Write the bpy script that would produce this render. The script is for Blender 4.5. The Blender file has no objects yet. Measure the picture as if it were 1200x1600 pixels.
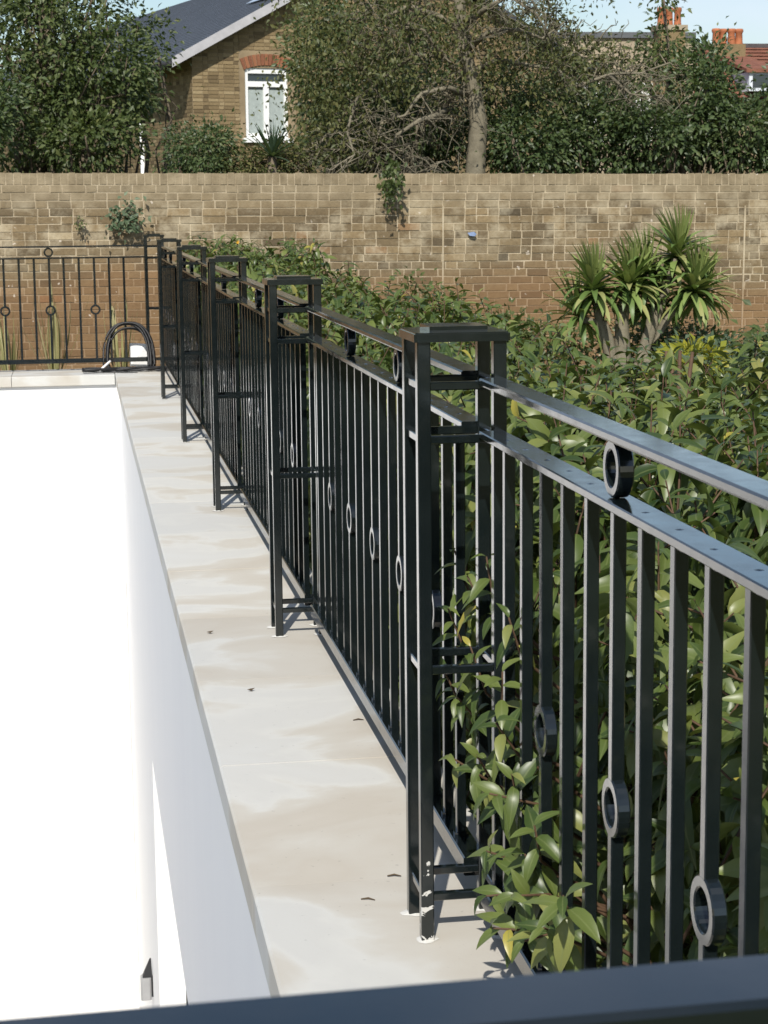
import bpy, math, random
import numpy as np
from mathutils import Matrix, Vector
random.seed(7); rng = np.random.default_rng(7)
S = bpy.context.scene; C = S.collection
R = math.radians

# ------------------------------------------------------------------ camera, sky, sun, exposure
EZ = 3.30                                  # eye height above the garden ground
F, VX, VY, NA = 2990.1, 111.13, 326.03, 199.77
_d = np.array([VX-600, VY-800, F]); _b = -(_d[0]*NA+F*F)/_d[1]; _n = np.array([NA, _b, F])
AY = _d/np.linalg.norm(_d); AZ = -_n/np.linalg.norm(_n); AX = np.cross(AY, AZ); WM = np.array([AX, AY, AZ])
cd = bpy.data.cameras.new('camera'); cam = bpy.data.objects.new('camera', cd); C.objects.link(cam)
cd.sensor_fit = 'VERTICAL'; cd.sensor_height = 36; cd.sensor_width = 27; cd.lens = F/1600*36
cd.clip_start = .05; cd.clip_end = 3000
cd.dof.use_dof = True; cd.dof.focus_distance = 4.6; cd.dof.aperture_fstop = 26
M = Matrix.Identity(4)
for i in range(3):
    M[i][0] = WM[i][0]; M[i][1] = -WM[i][1]; M[i][2] = -WM[i][2]
M[2][3] = EZ
cam.matrix_world = M; S.camera = cam

SUN_EL, SUN_DX, SUN_DY = R(42), -.27, -.963     # towards the sun
w = bpy.data.worlds.new('World'); S.world = w; w.use_nodes = True
nt = w.node_tree; nt.nodes.clear()
out = nt.nodes.new('ShaderNodeOutputWorld'); bg = nt.nodes.new('ShaderNodeBackground')
sky = nt.nodes.new('ShaderNodeTexSky'); sky.sky_type = 'NISHITA'; sky.sun_disc = False
sky.sun_elevation = SUN_EL; sky.sun_rotation = math.atan2(SUN_DX, SUN_DY); sky.air_density = 1.1; sky.dust_density = .7; sky.ozone_density = 2.
tc = nt.nodes.new('ShaderNodeTexCoord'); mp = nt.nodes.new('ShaderNodeMapping'); mp.inputs['Scale'].default_value = (1, 1, 2.6)
cn = nt.nodes.new('ShaderNodeTexNoise'); cn.inputs['Scale'].default_value = 2.3; cn.inputs['Detail'].default_value = 7; cn.inputs['Roughness'].default_value = .55
cr = nt.nodes.new('ShaderNodeValToRGB'); cr.color_ramp.elements[0].position = .50; cr.color_ramp.elements[1].position = .74
cr.color_ramp.elements[1].color = (.85, .85, .85, 1)
mx = nt.nodes.new('ShaderNodeMix'); mx.data_type = 'RGBA'; mx.inputs['B'].default_value = (7.4, 7.9, 9.3, 1)
nt.links.new(tc.outputs['Generated'], mp.inputs['Vector']); nt.links.new(mp.outputs['Vector'], cn.inputs['Vector'])
nt.links.new(cn.outputs['Fac'], cr.inputs['Fac']); nt.links.new(cr.outputs['Color'], mx.inputs['Factor'])
nt.links.new(sky.outputs['Color'], mx.inputs['A']); nt.links.new(mx.outputs['Result'], bg.inputs['Color'])
bg.inputs['Strength'].default_value = .095
nt.links.new(bg.outputs['Background'], out.inputs['Surface'])
sl = bpy.data.lights.new('sun', 'SUN'); sl.energy = 4.2; sl.angle = R(.55); sl.color = (1, .955, .88)
so = bpy.data.objects.new('sun', sl); C.objects.link(so)
so.rotation_euler = Vector((SUN_DX*math.cos(SUN_EL), SUN_DY*math.cos(SUN_EL), math.sin(SUN_EL))).to_track_quat('Z', 'Y').to_euler()
so.location = (-3, -8, 12)
S.view_settings.view_transform = 'Standard'; S.view_settings.look = 'None'; S.view_settings.exposure = .32; S.view_settings.gamma = 1
S.render.engine = 'CYCLES'; S.cycles.max_bounces = 6; S.cycles.diffuse_bounces = 3; S.cycles.transmission_bounces = 3; S.cycles.glossy_bounces = 3

def P(px, py, Y):
    """world point on the sight line of a photo position, at real distance Y"""
    c = np.array([px-600, py-800, F]); v = WM@c; v = v/v[1]*Y
    return Vector((v[0], v[1], v[2]+EZ))

# ------------------------------------------------------------------ helpers
def tag(o, label=None, cat=None, group=None, kind=None):
    if label: o['label'] = label
    if cat: o['category'] = cat
    if group: o['group'] = group
    if kind: o['kind'] = kind
    return o
def link(name, me, parent=None, loc=None, rot=None):
    o = bpy.data.objects.new(name, me); C.objects.link(o)
    if parent: o.parent = parent
    if loc is not None: o.location = loc
    if rot is not None: o.rotation_euler = rot
    return o
def empty(name, label, cat, loc=(0, 0, 0), rz=0, group=None):
    o = link(name, None, None, loc, (0, 0, rz)); o.empty_display_size = .1
    return tag(o, label, cat, group)

class MB:
    def __init__(s): s.v = []; s.f = []
    def add(s, vs, fs):
        n = len(s.v); s.v += [tuple(v) for v in vs]; s.f += [tuple(i+n for i in f) for f in fs]; return s
    def box(s, x0, x1, y0, y1, z0, z1):
        return s.add([(x0,y0,z0),(x1,y0,z0),(x1,y1,z0),(x0,y1,z0),(x0,y0,z1),(x1,y0,z1),(x1,y1,z1),(x0,y1,z1)],
                     [(3,2,1,0),(4,5,6,7),(0,1,5,4),(1,2,6,5),(2,3,7,6),(3,0,4,7)])
    def prism(s, prof, a, b, axis='z'):
        """prof: counter-clockwise list of 2D points; extruded a..b along the axis"""
        n = len(prof)
        if axis == 'z': mk = lambda p, t: (p[0], p[1], t)
        elif axis == 'y': mk = lambda p, t: (p[0], t, p[1])
        else: mk = lambda p, t: (t, p[0], p[1])
        vs = [mk(p, a) for p in prof]+[mk(p, b) for p in prof]
        fs = [tuple(range(n))[::-1], tuple(range(n, 2*n))]+[(i, (i+1) % n, (i+1) % n+n, i+n) for i in range(n)]
        if axis == 'y': fs = [f[::-1] for f in fs]
        return s.add(vs, fs)
    def tube(s, pts, rad, sides=6):
        pts = [Vector(p) for p in pts]; n0 = len(s.v); k = len(pts)
        for i, p in enumerate(pts):
            t = (pts[min(i+1, k-1)]-pts[max(i-1, 0)]); t = t.normalized() if t.length > 1e-9 else Vector((0, 0, 1))
            a = t.cross(Vector((0, 0, 1)) if abs(t.z) < .9 else Vector((1, 0, 0))).normalized(); b = t.cross(a)
            r = rad[i] if hasattr(rad, '__len__') else rad
            for j in range(sides):
                an = 2*math.pi*j/sides; s.v.append(tuple(p+a*(r*math.cos(an))+b*(r*math.sin(an))))
        for i in range(k-1):
            for j in range(sides):
                s.f.append((n0+i*sides+j, n0+i*sides+(j+1) % sides, n0+(i+1)*sides+(j+1) % sides, n0+(i+1)*sides+j))
        s.f.append(tuple(n0+j for j in range(sides))[::-1]); s.f.append(tuple(n0+(k-1)*sides+j for j in range(sides)))
        return s
    def mesh(s, name, mat, smooth=False):
        me = bpy.data.meshes.new(name); me.from_pydata(s.v, [], s.f); me.materials.append(mat)
        if smooth: me.polygons.foreach_set('use_smooth', [True]*len(me.polygons))
        me.update(); return me
    def obj(s, name, mat, parent=None, smooth=False, loc=None): return link(name, s.mesh(name, mat, smooth), parent, loc)

def cham(x0, x1, y0, y1, c):
    return [(x0+c,y0),(x1-c,y0),(x1,y0+c),(x1,y1-c),(x1-c,y1),(x0+c,y1),(x0,y1-c),(x0,y0+c)]

def np_mesh(name, V, Fc, mat, smooth=True, attrs=None):
    """V (n,3) floats; Fc list of (m,k) int arrays"""
    me = bpy.data.meshes.new(name); V = np.asarray(V, np.float32); me.vertices.add(len(V)); me.vertices.foreach_set('co', V.ravel())
    loops = np.concatenate([f.ravel() for f in Fc]).astype(np.int32)
    tot = np.concatenate([np.full(len(f), f.shape[1], np.int32) for f in Fc]); st = np.concatenate([[0], np.cumsum(tot)[:-1]]).astype(np.int32)
    me.loops.add(len(loops)); me.loops.foreach_set('vertex_index', loops)
    me.polygons.add(len(tot)); me.polygons.foreach_set('loop_start', st); me.polygons.foreach_set('loop_total', tot)
    me.update(calc_edges=True)
    me.polygons.foreach_set('use_smooth', np.full(len(tot), bool(smooth)))
    for k, a in (attrs or {}).items():
        at = me.attributes.new(k, 'FLOAT', 'POINT'); at.data.foreach_set('value', np.asarray(a, np.float32))
    me.materials.append(mat); me.validate(); return me

# ------------------------------------------------------------------ materials
class N:
    def __init__(s, name):
        s.m = bpy.data.materials.new(name); s.m.use_nodes = True; s.t = s.m.node_tree; s.t.nodes.clear()
        s.out = s.n('OutputMaterial')
    def n(s, t, **kw):
        nd = s.t.nodes.new('ShaderNode'+t)
        for k, v in kw.items(): setattr(nd, k, v)
        return nd
    def l(s, a, b): s.t.links.new(a, b)
    def val(s, inp, v):
        if hasattr(v, 'links'): s.l(v, inp)
        else: inp.default_value = v if not isinstance(v, tuple) or len(v) == 4 or inp.type == 'VECTOR' else (*v, 1)
    def pos(s, kind='world', scale=(1, 1, 1)):
        if kind == 'world': o = s.n('NewGeometry').outputs['Position']
        else: o = s.n('TexCoord').outputs['Object']
        mp = s.n('Mapping'); mp.inputs['Scale'].default_value = scale; s.l(o, mp.inputs['Vector']); return mp.outputs['Vector']
    def noise(s, scale, detail=4, rough=.55, vec=None, dist=0):
        nd = s.n('TexNoise'); nd.inputs['Scale'].default_value = scale; nd.inputs['Detail'].default_value = detail
        nd.inputs['Roughness'].default_value = rough; nd.inputs['Distortion'].default_value = dist
        s.l(vec if vec is not None else s.pos(), nd.inputs['Vector']); return nd.outputs['Fac']
    def ramp(s, fac, stops, interp='LINEAR'):
        nd = s.n('ValToRGB'); cr = nd.color_ramp; cr.interpolation = interp
        while len(cr.elements) < len(stops): cr.elements.new(.5)
        for e, (p, c) in zip(cr.elements, stops):
            e.position = p; e.color = (c, c, c, 1) if not isinstance(c, tuple) else (*c, 1)
        s.l(fac, nd.inputs['Fac']); return nd.outputs['Color']
    def mix(s, fac, a, b, mode='MIX'):
        nd = s.n('Mix', data_type='RGBA', blend_type=mode)
        s.val(nd.inputs['Factor'], fac); s.val(nd.inputs['A'], a); s.val(nd.inputs['B'], b); return nd.outputs['Result']
    def math(s, op, a, b=0., clamp=False):
        nd = s.n('Math', operation=op, use_clamp=clamp); s.val(nd.inputs[0], a); s.val(nd.inputs[1], b); return nd.outputs[0]
    def attr(s, name): return s.n('Attribute', attribute_name=name).outputs['Fac']
    def sep(s, vec): nd = s.n('SeparateXYZ'); s.l(vec, nd.inputs[0]); return nd.outputs
    def bsdf(s, col, rough=.5, spec=.5, bump=None, bstr=.2, bdist=.01, coat=0, metal=0):
        b = s.n('BsdfPrincipled'); s.val(b.inputs['Base Color'], col); s.val(b.inputs['Roughness'], rough)
        b.inputs['Specular IOR Level'].default_value = spec; b.inputs['Coat Weight'].default_value = coat; b.inputs['Metallic'].default_value = metal
        if bump is not None:
            bn = s.n('Bump'); bn.inputs['Strength'].default_value = bstr; bn.inputs['Distance'].default_value = bdist
            s.l(bump, bn.inputs['Height']); s.l(bn.outputs['Normal'], b.inputs['Normal'])
        s.l(b.outputs['BSDF'], s.out.inputs['Surface']); return b
def simple(name, col, rough=.6, spec=.4, var=.15, nscale=6, bstr=.15, bdist=.004):
    m = N(name); n = m.noise(nscale, 5)
    a = tuple(c*(1-var) for c in col); b = tuple(min(1, c*(1+var)) for c in col)
    m.bsdf(m.ramp(n, [(.3, a), (.7, b)]), rough, spec, m.noise(nscale*9, 3), bstr, bdist); return m.m

def leaf_mat(name, stops, rough=.38, spec=.5, trans=.22, tcol=(.25, .35, .05)):
    m = N(name); a = m.attr('lc'); col = m.ramp(a, stops)
    mr = m.ramp(m.attr('mr'), [(.84, 0.), (.95, .45)]); col = m.mix(mr, col, (.16, .19, .07))
    b = m.bsdf(col, rough, spec)
    t = m.n('BsdfTranslucent'); m.val(t.inputs['Color'], m.mix(.5, col, tcol, 'MIX'))
    ms = m.n('MixShader'); ms.inputs[0].default_value = trans
    m.l(b.outputs['BSDF'], ms.inputs[1]); m.l(t.outputs['BSDF'], ms.inputs[2]); m.l(ms.outputs[0], m.out.inputs['Surface']); return m.m

# black gloss railing paint (worn through to white primer in flakes near the feet)
def paint(name, chips):
    m = N(name); p = m.pos('obj'); col = m.ramp(m.noise(7, 4, vec=p), [(.3, (.004, .0065, .0068)), (.7, (.008, .0115, .012))])
    rough = m.ramp(m.noise(26, 5, vec=p), [(.3, .08), (.78, .24)])
    if chips:
        z = m.sep(m.n('TexCoord').outputs['Object'])[2]
        low = m.ramp(z, [(.0, .12), (.13, .0), (.2, -.2)]) if False else m.math('MULTIPLY', m.math('SUBTRACT', .16, z), .9)
        k = m.math('ADD', m.noise(34, 3, vec=p, dist=.4), low)
        chip = m.ramp(k, [(.645, 0.), (.66, 1.)])
        col = m.mix(chip, col, (.50, .49, .46)); rough = m.mix(chip, rough, (.8, .8, .8))
    m.bsdf(col, rough, .55, m.noise(45, 3, vec=p), .06, .0008, coat=.35).inputs['Coat Roughness'].default_value = .07; return m.m
PAINT = paint('black_gloss_paint', False); PAINTC = paint('black_gloss_paint_chipped', True)

def stone_mat():
    m = N('pale_coping_stone'); p = m.pos('world', (1.0, 1.25, 1))
    n = m.noise(1.55, 5, .5, p, .5); n2 = m.noise(7, 5, .6)
    n = m.math('ADD', n, m.math('MULTIPLY', m.math('SUBTRACT', n2, .5), .07))
    y = m.sep(m.n('NewGeometry').outputs['Position'])[1]
    near = m.ramp(m.math('DIVIDE', y, 12.), [(.25, .045), (.5, -.01), (.85, -.12)])     # the nearer stones are still damp
    n = m.math('ADD', n, near)
    col = m.ramp(n, [(.30, (.575, .575, .55)), (.45, (.56, .555, .525)), (.49, (.59, .585, .55)), (.535, (.535, .51, .455)), (.64, (.495, .458, .395)), (.78, (.53, .495, .435))])
    oi = m.n('ObjectInfo').outputs['Random']
    col = m.mix(1., col, m.ramp(oi, [(0, (.93, .93, .93)), (1, (1.03, 1.02, 1.0))]), 'MULTIPLY')
    spk = m.ramp(m.noise(60, 2), [(.22, .55), (.3, 1.)]); col = m.mix(.5, col, spk, 'MULTIPLY')
    m.bsdf(col, .75, .3, m.noise(90, 5, .65), .16, .002); return m.m
STONE = stone_mat()
def render_white():
    m = N('white_render'); z = m.pos('world', (3, 3, .35))
    col = m.ramp(m.noise(1.3, 5, vec=z), [(.3, (.815, .81, .80)), (.7, (.835, .83, .815))])
    m.bsdf(col, .8, .25, m.noise(120, 4), .1, .0015); return m.m
WHITE = render_white()
WFRAME = simple('white_painted_timber', (.78, .78, .76), .35, .5, .03)
DARKGAP = simple('dark_rubber_seal', (.02, .02, .022), .6, .3)
GLASS = (lambda m: (m.bsdf((.03, .04, .045), .06, .6), m.m)[1])(N('window_glass'))
CURTAIN = simple('pale_grey_curtain', (.33, .37, .35), .8, .2, .12, 14)
MORTAR = simple('lime_mortar', (.50, .42, .31), .95, .1, .22, 4, .5, .006)
SLATE = simple('slate_roof', (.052, .057, .07), .5, .4, .2, 3)
TERRA = simple('terracotta', (.36, .13, .06), .75, .2, .25, 5)
REDTILE = simple('red_roof_tile', (.20, .085, .055), .8, .2, .25, 5)
SOIL = simple('dark_soil', (.055, .042, .03), .95, .1, .35, 4, .6, .03)
BARK = simple('grey_brown_bark', (.155, .125, .09), .9, .15, .35, 9, .6, .02)
PALEBARK = simple('pale_bare_branch_bark', (.175, .155, .11), .85, .15, .25, 12, .4, .01)
TWIG = simple('reddish_shoot_bark', (.085, .05, .028), .7, .3, .3, 15)
CABLE = simple('black_rubber_cable', (.012, .012, .013), .45, .4, .3, 20)
PLASTIC = simple('white_plastic', (.8, .8, .8), .5, .4, .03)
BLUE = simple('faded_blue_plastic', (.17, .23, .36), .6, .3, .1)
GREYBOX = simple('grey_metal', (.33, .33, .33), .45, .5, .1)

def weather(m, col, ztop, mortar):
    """rain-greyed top courses, lime-smeared middle, redder damp foot: shared by the bricks and their mortar"""
    sp = m.sep(m.n('NewGeometry').outputs['Position']); z = m.math('SUBTRACT', ztop, sp[2])
    n = m.noise(.5, 4, .55, m.pos('world', (1, 1, 1.5))); zz = m.math('ADD', z, m.math('MULTIPLY', m.math('SUBTRACT', n, .5), 1.15))
    h = m.math('DIVIDE', zz, 2.)
    low = m.ramp(h, [(.45, 0.), (.60, .85)])
    col = m.mix(low, col, m.mix(.62 if mortar else .5, col, (.24, .125, .055)))
    blot = m.ramp(m.noise(1.1, 5, .6), [(.3, (.72, .70, .68)), (.68, (1.16, 1.15, 1.13))]); col = m.mix(.45, col, blot, 'MULTIPLY')
    bloomz = m.ramp(h, [(.06, .10), (.15, .9), (.36, .9), (.50, 0.)])
    bl = m.math('MULTIPLY', bloomz, m.ramp(m.noise(4.2, 7, .68), [(.46, 0.), (.64, .6)]))
    col = m.mix(bl, col, (.49, .425, .30))
    top = m.ramp(z, [(.0, .85), (.20, .72), (.40, 0.)])
    if mortar: top = m.math('MULTIPLY', top, .35)
    col = m.mix(top, col, m.ramp(m.noise(6, 6, .65), [(.33, (.185, .148, .092)), (.67, (.34, .28, .185))]))
    spots = m.ramp(m.noise(13, 2), [(.72, 0.), (.75, .7)]); return m.mix(spots, col, (.62, .55, .46))
def brick_mat(name, stops, ztop=None):
    """bcol = the brick's own colour; a lime-bloomed middle, rain-greyed top and redder foot"""
    m = N(name); b = m.attr('bcol'); col = m.ramp(b, stops)
    grain = m.noise(38, 5, .65); col = m.mix(.55, col, m.ramp(grain, [(.3, (.62, .6, .58)), (.7, (1.25, 1.25, 1.22))]), 'MULTIPLY')
    if ztop is not None: col = weather(m, col, ztop, False)
    m.bsdf(col, .92, .15, grain, .5, .006); return m.m
ST_WALL = [(0, (.09, .072, .047)), (.3, (.145, .11, .066)), (.55, (.195, .147, .085)), (.78, (.255, .19, .108)), (.93, (.225, .125, .065)), (1, (.34, .275, .175))]
BRICK = brick_mat('weathered_stock_brick', ST_WALL, EZ+.34)
ST_HOUSE = [(0, (.12, .088, .05)), (.3, (.195, .143, .078)), (.7, (.255, .19, .105)), (1, (.31, .24, .14))]
HBRICK = brick_mat('yellow_stock_brick', ST_HOUSE)
HMORT = simple('grey_brick_mortar', (.26, .20, .125), .95, .1, .2, 3)
RBRICK = brick_mat('red_arch_brick', [(0, (.20, .085, .05)), (1, (.30, .13, .07))])
BEIGE = simple('beige_rendered_wall', (.34, .28, .20), .9, .1, .15, 2)
def mortar_mat():
    m = N('pale_lime_mortar'); col = m.mix(m.ramp(m.noise(3, 6, .65), [(.38, 0.), (.66, .9)]), (.33, .27, .18), (.53, .455, .33))
    m.bsdf(weather(m, col, EZ+.34, True), .95, .1, m.noise(60, 4), .5, .006); return m.m
WALLM = mortar_mat()

LAUREL = leaf_mat('laurel_leaf', [(0, (.02, .042, .010)), (.4, (.068, .102, .023)), (.75, (.14, .172, .044)), (.95, (.235, .235, .074)), (1, (.32, .28, .055))], .38, .42, .2, (.3, .36, .04))
YUCCA = leaf_mat('yucca_leaf', [(0, (.07, .12, .03)), (.5, (.15, .225, .06)), (.9, (.26, .31, .10)), (1, (.34, .30, .13))], .45, .4, .18)
PHORM = leaf_mat('variegated_strap_leaf', [(0, (.10, .13, .035)), (.4, (.25, .25, .09)), (1, (.46, .42, .23))], .5, .3, .2, (.5, .45, .15))
YELLOWL = leaf_mat('yellow_green_leaf', [(0, (.13, .16, .02)), (.6, (.27, .27, .025)), (1, (.38, .33, .03))], .5, .3, .3, (.6, .55, .05))
GL_DARK = leaf_mat('dark_evergreen_leaf', [(0, (.022, .04, .014)), (.5, (.048, .078, .026)), (.85, (.092, .125, .045)), (1, (.17, .19, .08))], .45, .38, .22)
GL_MID = leaf_mat('olive_tree_leaf', [(0, (.03, .048, .015)), (.5, (.064, .09, .027)), (.85, (.112, .135, .045)), (1, (.19, .195, .075))], .48, .35, .25)
GL_BLUE = leaf_mat('grey_green_leaf', [(0, (.04, .07, .04)), (.6, (.08, .12, .07)), (1, (.14, .18, .11))], .5, .3, .2)
GL_TAN = leaf_mat('dry_olive_leaf', [(0, (.034, .046, .014)), (.5, (.07, .082, .026)), (1, (.16, .15, .055))], .5, .3, .25, (.4, .33, .08))

# ------------------------------------------------------------------ the setting
ZC = EZ-1.4368                                      # top of the stone coping
Y_NEAR, Y_FAR = 1.17, 16.88                         # inner coping edges of the courtyard
X_IN, X_OUT = .33, .90
XL = -6.5
FLOOR_Z = EZ-7.6
def ground():
    mb = MB(); h = 600
    # garden ground, with a hole where the sunken courtyard is
    x0, x1, y0, y1 = XL-.45, X_OUT-.06, .35, 17.55
    mb.add([(-h,-h,0),(h,-h,0),(h,h,0),(-h,h,0),(x0,y0,0),(x1,y0,0),(x1,y1,0),(x0,y1,0)],
           [(0,1,5,4),(1,2,6,5),(2,3,7,6),(3,0,4,7)])
    m = N('garden_ground'); n = m.noise(.35, 6)
    m.bsdf(m.ramp(n, [(.3, (.05, .07, .022)), (.5, (.085, .10, .035)), (.68, (.19, .16, .10))]), .95, .1, m.noise(14, 5), .6, .05)
    tag(mb.obj('ground', m.m), kind='structure')
    f = MB().box(XL-.3, X_OUT-.1, .4, 17.5, FLOOR_Z-.2, FLOOR_Z)
    tag(f.obj('courtyard_floor', simple('pale_paving', (.62, .60, .56), .8, .3, .06, 3)), kind='structure')
    b = MB().box(-9, X_OUT+.55, 17.62, 18.86, .01, ZC-.12)
    tag(b.obj('planting_bed', SOIL), kind='structure')
ground()

def coping_run(parent, axis, a, b, c0, c1, step):
    """row of coping stones along axis from a to b, across c0..c1, with open joints"""
    k = max(1, round((b-a)/step)); L = (b-a)/k
    for i in range(k):
        s, e = a+i*L+.0022, a+(i+1)*L-.0022; dz = random.uniform(-.0012, .0012)
        prof = [(c0+.006, ZC-.092), (c1-.006, ZC-.092), (c1, ZC-.086), (c1, ZC-.006+dz), (c1-.006, ZC+dz), (c0+.006, ZC+dz), (c0, ZC-.006+dz), (c0, ZC-.086)]
        MB().prism(prof, s, e, 'y' if axis == 'y' else 'x').obj('coping_stone', STONE, parent)

# right parapet of the courtyard
pw = empty('parapet_wall', 'white rendered courtyard wall under the pale stone coping with the long row of black railings', 'wall', (0, 0, 0))
coping_run(pw, 'y', Y_NEAR+.003, 17.60, X_IN, X_OUT, .92)
HEAD = EZ-3.29; JY = 11.3
mb = MB().box(X_IN+.035, X_OUT-.06, .47, 17.54, HEAD, ZC-.094); mb.obj('upper_wall', WHITE, pw)
mb = MB().box(X_IN+.037, X_OUT-.062, JY, 17.54, FLOOR_Z, HEAD-.001); mb.obj('lower_wall', WHITE, pw)
MB().box(X_IN+.29, X_OUT-.08, .49, JY-.001, FLOOR_Z, HEAD-.001).obj('recess_wall', WHITE, pw)
df = MB(); df.box(X_IN+.215, X_IN+.289, JY-.075, JY-.012, FLOOR_Z, HEAD-.003); df.box(X_IN+.215, X_IN+.289, JY-2.3, JY-2.23, FLOOR_Z, HEAD-.003)
df.box(X_IN+.215, X_IN+.289, JY-2.229, JY-.076, HEAD-.08, HEAD-.003)
d = df.obj('door_frame', WFRAME, pw)
MB().box(X_IN+.20, X_IN+.29, JY-.0115, JY-.0015, FLOOR_Z, HEAD-.004).obj('dark_seal', DARKGAP, d)
MB().box(X_IN+.245, X_IN+.285, JY-2.228, JY-.077, FLOOR_Z+.05, HEAD-.082).obj('door_glass', GLASS, d)
# far parapet
pf = empty('parapet_wall', 'sunlit white courtyard wall at the far end, below the cable coil', 'wall')
coping_run(pf, 'x', XL-.3, X_IN-.004, Y_FAR, 17.60, .92)
MB().box(XL-.3, X_IN+.034, Y_FAR+.035, 17.54, FLOOR_Z, ZC-.094).obj('upper_wall', WHITE, pf)
# near parapet (under the handrail in front of the camera) and left one
pn = pw
coping_run(pn, 'x', XL-.3, X_OUT, .42, Y_NEAR, .92)
MB().box(XL-.3, X_IN+.034, .47, Y_NEAR-.035, FLOOR_Z, ZC-.094).obj('near_wall', WHITE, pn)
pl = pf
coping_run(pl, 'y', Y_NEAR+.003, Y_FAR-.003, XL-.3, XL+.2, .92)
MB().box(XL-.25, XL+.16, Y_NEAR-.03, Y_FAR+.03, FLOOR_Z, ZC-.095).obj('side_wall', WHITE, pl)
# small lantern on the white wall, bottom left
lp = P(206, 1540, 12.6)
lt = empty('wall_lantern', 'small grey lantern with black top on the white wall, bottom left', 'lantern', (X_IN+.037, 12.6, lp.z))
MB().prism(cham(-.085, -.012, -.04, .04, .012), -.10, .06).obj('lantern_body', GREYBOX, lt)
MB().add([(-.07,-.03,.062),(-.004,-.03,.062),(-.004,.03,.062),(-.07,.03,.062),(-.018,0,.19),(-.008,0,.19)], [(0,1,5,4),(1,2,5),(2,3,4,5),(3,0,4),(3,2,1,0)]).obj('lantern_cap', DARKGAP, lt)
MB().box(-.012, -.0005, -.03, .03, -.08, .05).obj('back_plate', DARKGAP, lt)

# ------------------------------------------------------------------ railings
HR_T, HR_B, LR_T, LR_B, BR_T, BR_B, RINGZ = 1.112, 1.098, 1.011, .997, .108, .068, .541
BW = .010
def ring_mesh(name, ro, ri, th, seg=32):
    mb = MB(); n = seg; c = .0022
    prof = [(ro-c, -th/2), (ro, -th/2+c), (ro, th/2-c), (ro-c, th/2), (ri+c, th/2), (ri, th/2-c), (ri, -th/2+c), (ri+c, -th/2)]
    for i in range(n):
        a = 2*math.pi*i/n
        for r, t in prof: mb.v.append((t, r*math.cos(a), r*math.sin(a)))
    k = len(prof)
    for i in range(n):
        for j in range(k):
            mb.f.append((i*k+j, i*k+(j+1) % k, ((i+1) % n)*k+(j+1) % k, ((i+1) % n)*k+j))
    return mb.mesh(name, PAINT)
RING = ring_mesh('ring', .046, .029, .0205); RINGU = ring_mesh('upper_ring', .0428, .027, .024)
BAR = MB().prism(cham(-BW, BW, -BW, BW, .0016), BR_T-.002, LR_B+.002).mesh('baluster', PAINT)
_b2 = MB().prism(cham(-BW, BW, -BW, BW, .0016), BR_T-.002, RINGZ-.043); _b2.prism(cham(-BW, BW, -BW, BW, .0016), RINGZ+.043, LR_B+.002)
BAR2 = _b2.mesh('baluster', PAINT)
WELD = MB().prism(cham(-.015, .015, -.014, .014, .006), BR_T-.001, BR_T+.007).mesh('weld', PAINT)
PLUG = MB().add([(0, 0, .0012)]+[(.0065*math.cos(a*.9)*random.uniform(.7, 1.2), .0065*math.sin(a*.9)*random.uniform(.7, 1.2), .00005) for a in range(7)], [(0, i+1, (i+1) % 7+1) for i in range(7)]).mesh('plug_weld', PAINT)
def panel(label, loc, rz, L, nb, pitch, group='black railing panels', welds=True):
    """runs along local +Y from 0 to L, plane at local x = 0"""
    t = empty('railing', label, 'railing', loc, rz, group)
    h = MB()
    h.prism([(-.0235, HR_B), (.0235, HR_B), (.025, HR_B+.003), (.025, HR_T-.003), (.022, HR_T), (-.022, HR_T), (-.025, HR_T-.003), (-.025, HR_B+.003)], -.002, L+.002, 'y')
    h.obj('handrail', PAINT, t)
    h = MB().prism(cham(-.025, .025, LR_B, LR_T, .002), -.002, L+.002, 'y'); h.obj('lower_rail', PAINT, t)
    h = MB().prism(cham(-.024, .024, BR_B, BR_T, .003), -.002, L+.002, 'y'); h.obj('bottom_rail', PAINT, t)
    half = (nb-1)//2
    for i in range(-half, half+1):
        y = L/2+i*pitch
        b = link('baluster', BAR2 if i % 3 == 0 else BAR, t, (random.gauss(0, .0006), y+random.gauss(0, .0012), 0), (random.gauss(0, .0008), 0, random.gauss(0, .016)))
        if welds: link('plug_weld', PLUG, b, (random.gauss(0, .002), random.gauss(0, .002), LR_T), (0, 0, random.uniform(0, 6)))
        if i % 3 == 0: link('ring', RING, b, (0, 0, RINGZ), (random.uniform(-3, 3), 0, 0))
        if abs(i) == 3: link('upper_ring', RINGU, t, (0, y, (LR_T+HR_B)/2))
        if welds: link('weld', WELD, b)
    return t
PWD = .1725
LEG = MB().prism(cham(-.0128, .0128, -.0128, .0128, .002), 0, 1.181).mesh('leg', PAINT); LEGC = MB().prism(cham(-.0128, .0128, -.0128, .0128, .002), 0, 1.181).mesh('leg', PAINTC)
TIE_Y = MB().prism(cham(-.008, .008, -.008, .008, .002), -(PWD/2-.0262), PWD/2-.0262, 'y').mesh('tie_bar', PAINT)
TIE_X = MB().prism(cham(-.008, .008, -.008, .008, .002), -(PWD/2-.0262), PWD/2-.0262, 'x').mesh('tie_bar', PAINT)
_h = PWD/2+.006
CAP = MB().prism(cham(-_h, _h, -_h, _h, .005), 1.182, 1.197); 
for z0, z1, q in ((1.197, 1.1995, _h-.003),): CAP.prism(cham(-q, q, -q, q, .006), z0, z1)
CAP = CAP.mesh('cap', PAINT)
_h2 = _h-.036
CAPB = MB().prism(cham(-_h2, _h2, -_h2, _h2, .004), 1.1996, 1.209).mesh('cap_block', PAINT)
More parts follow.
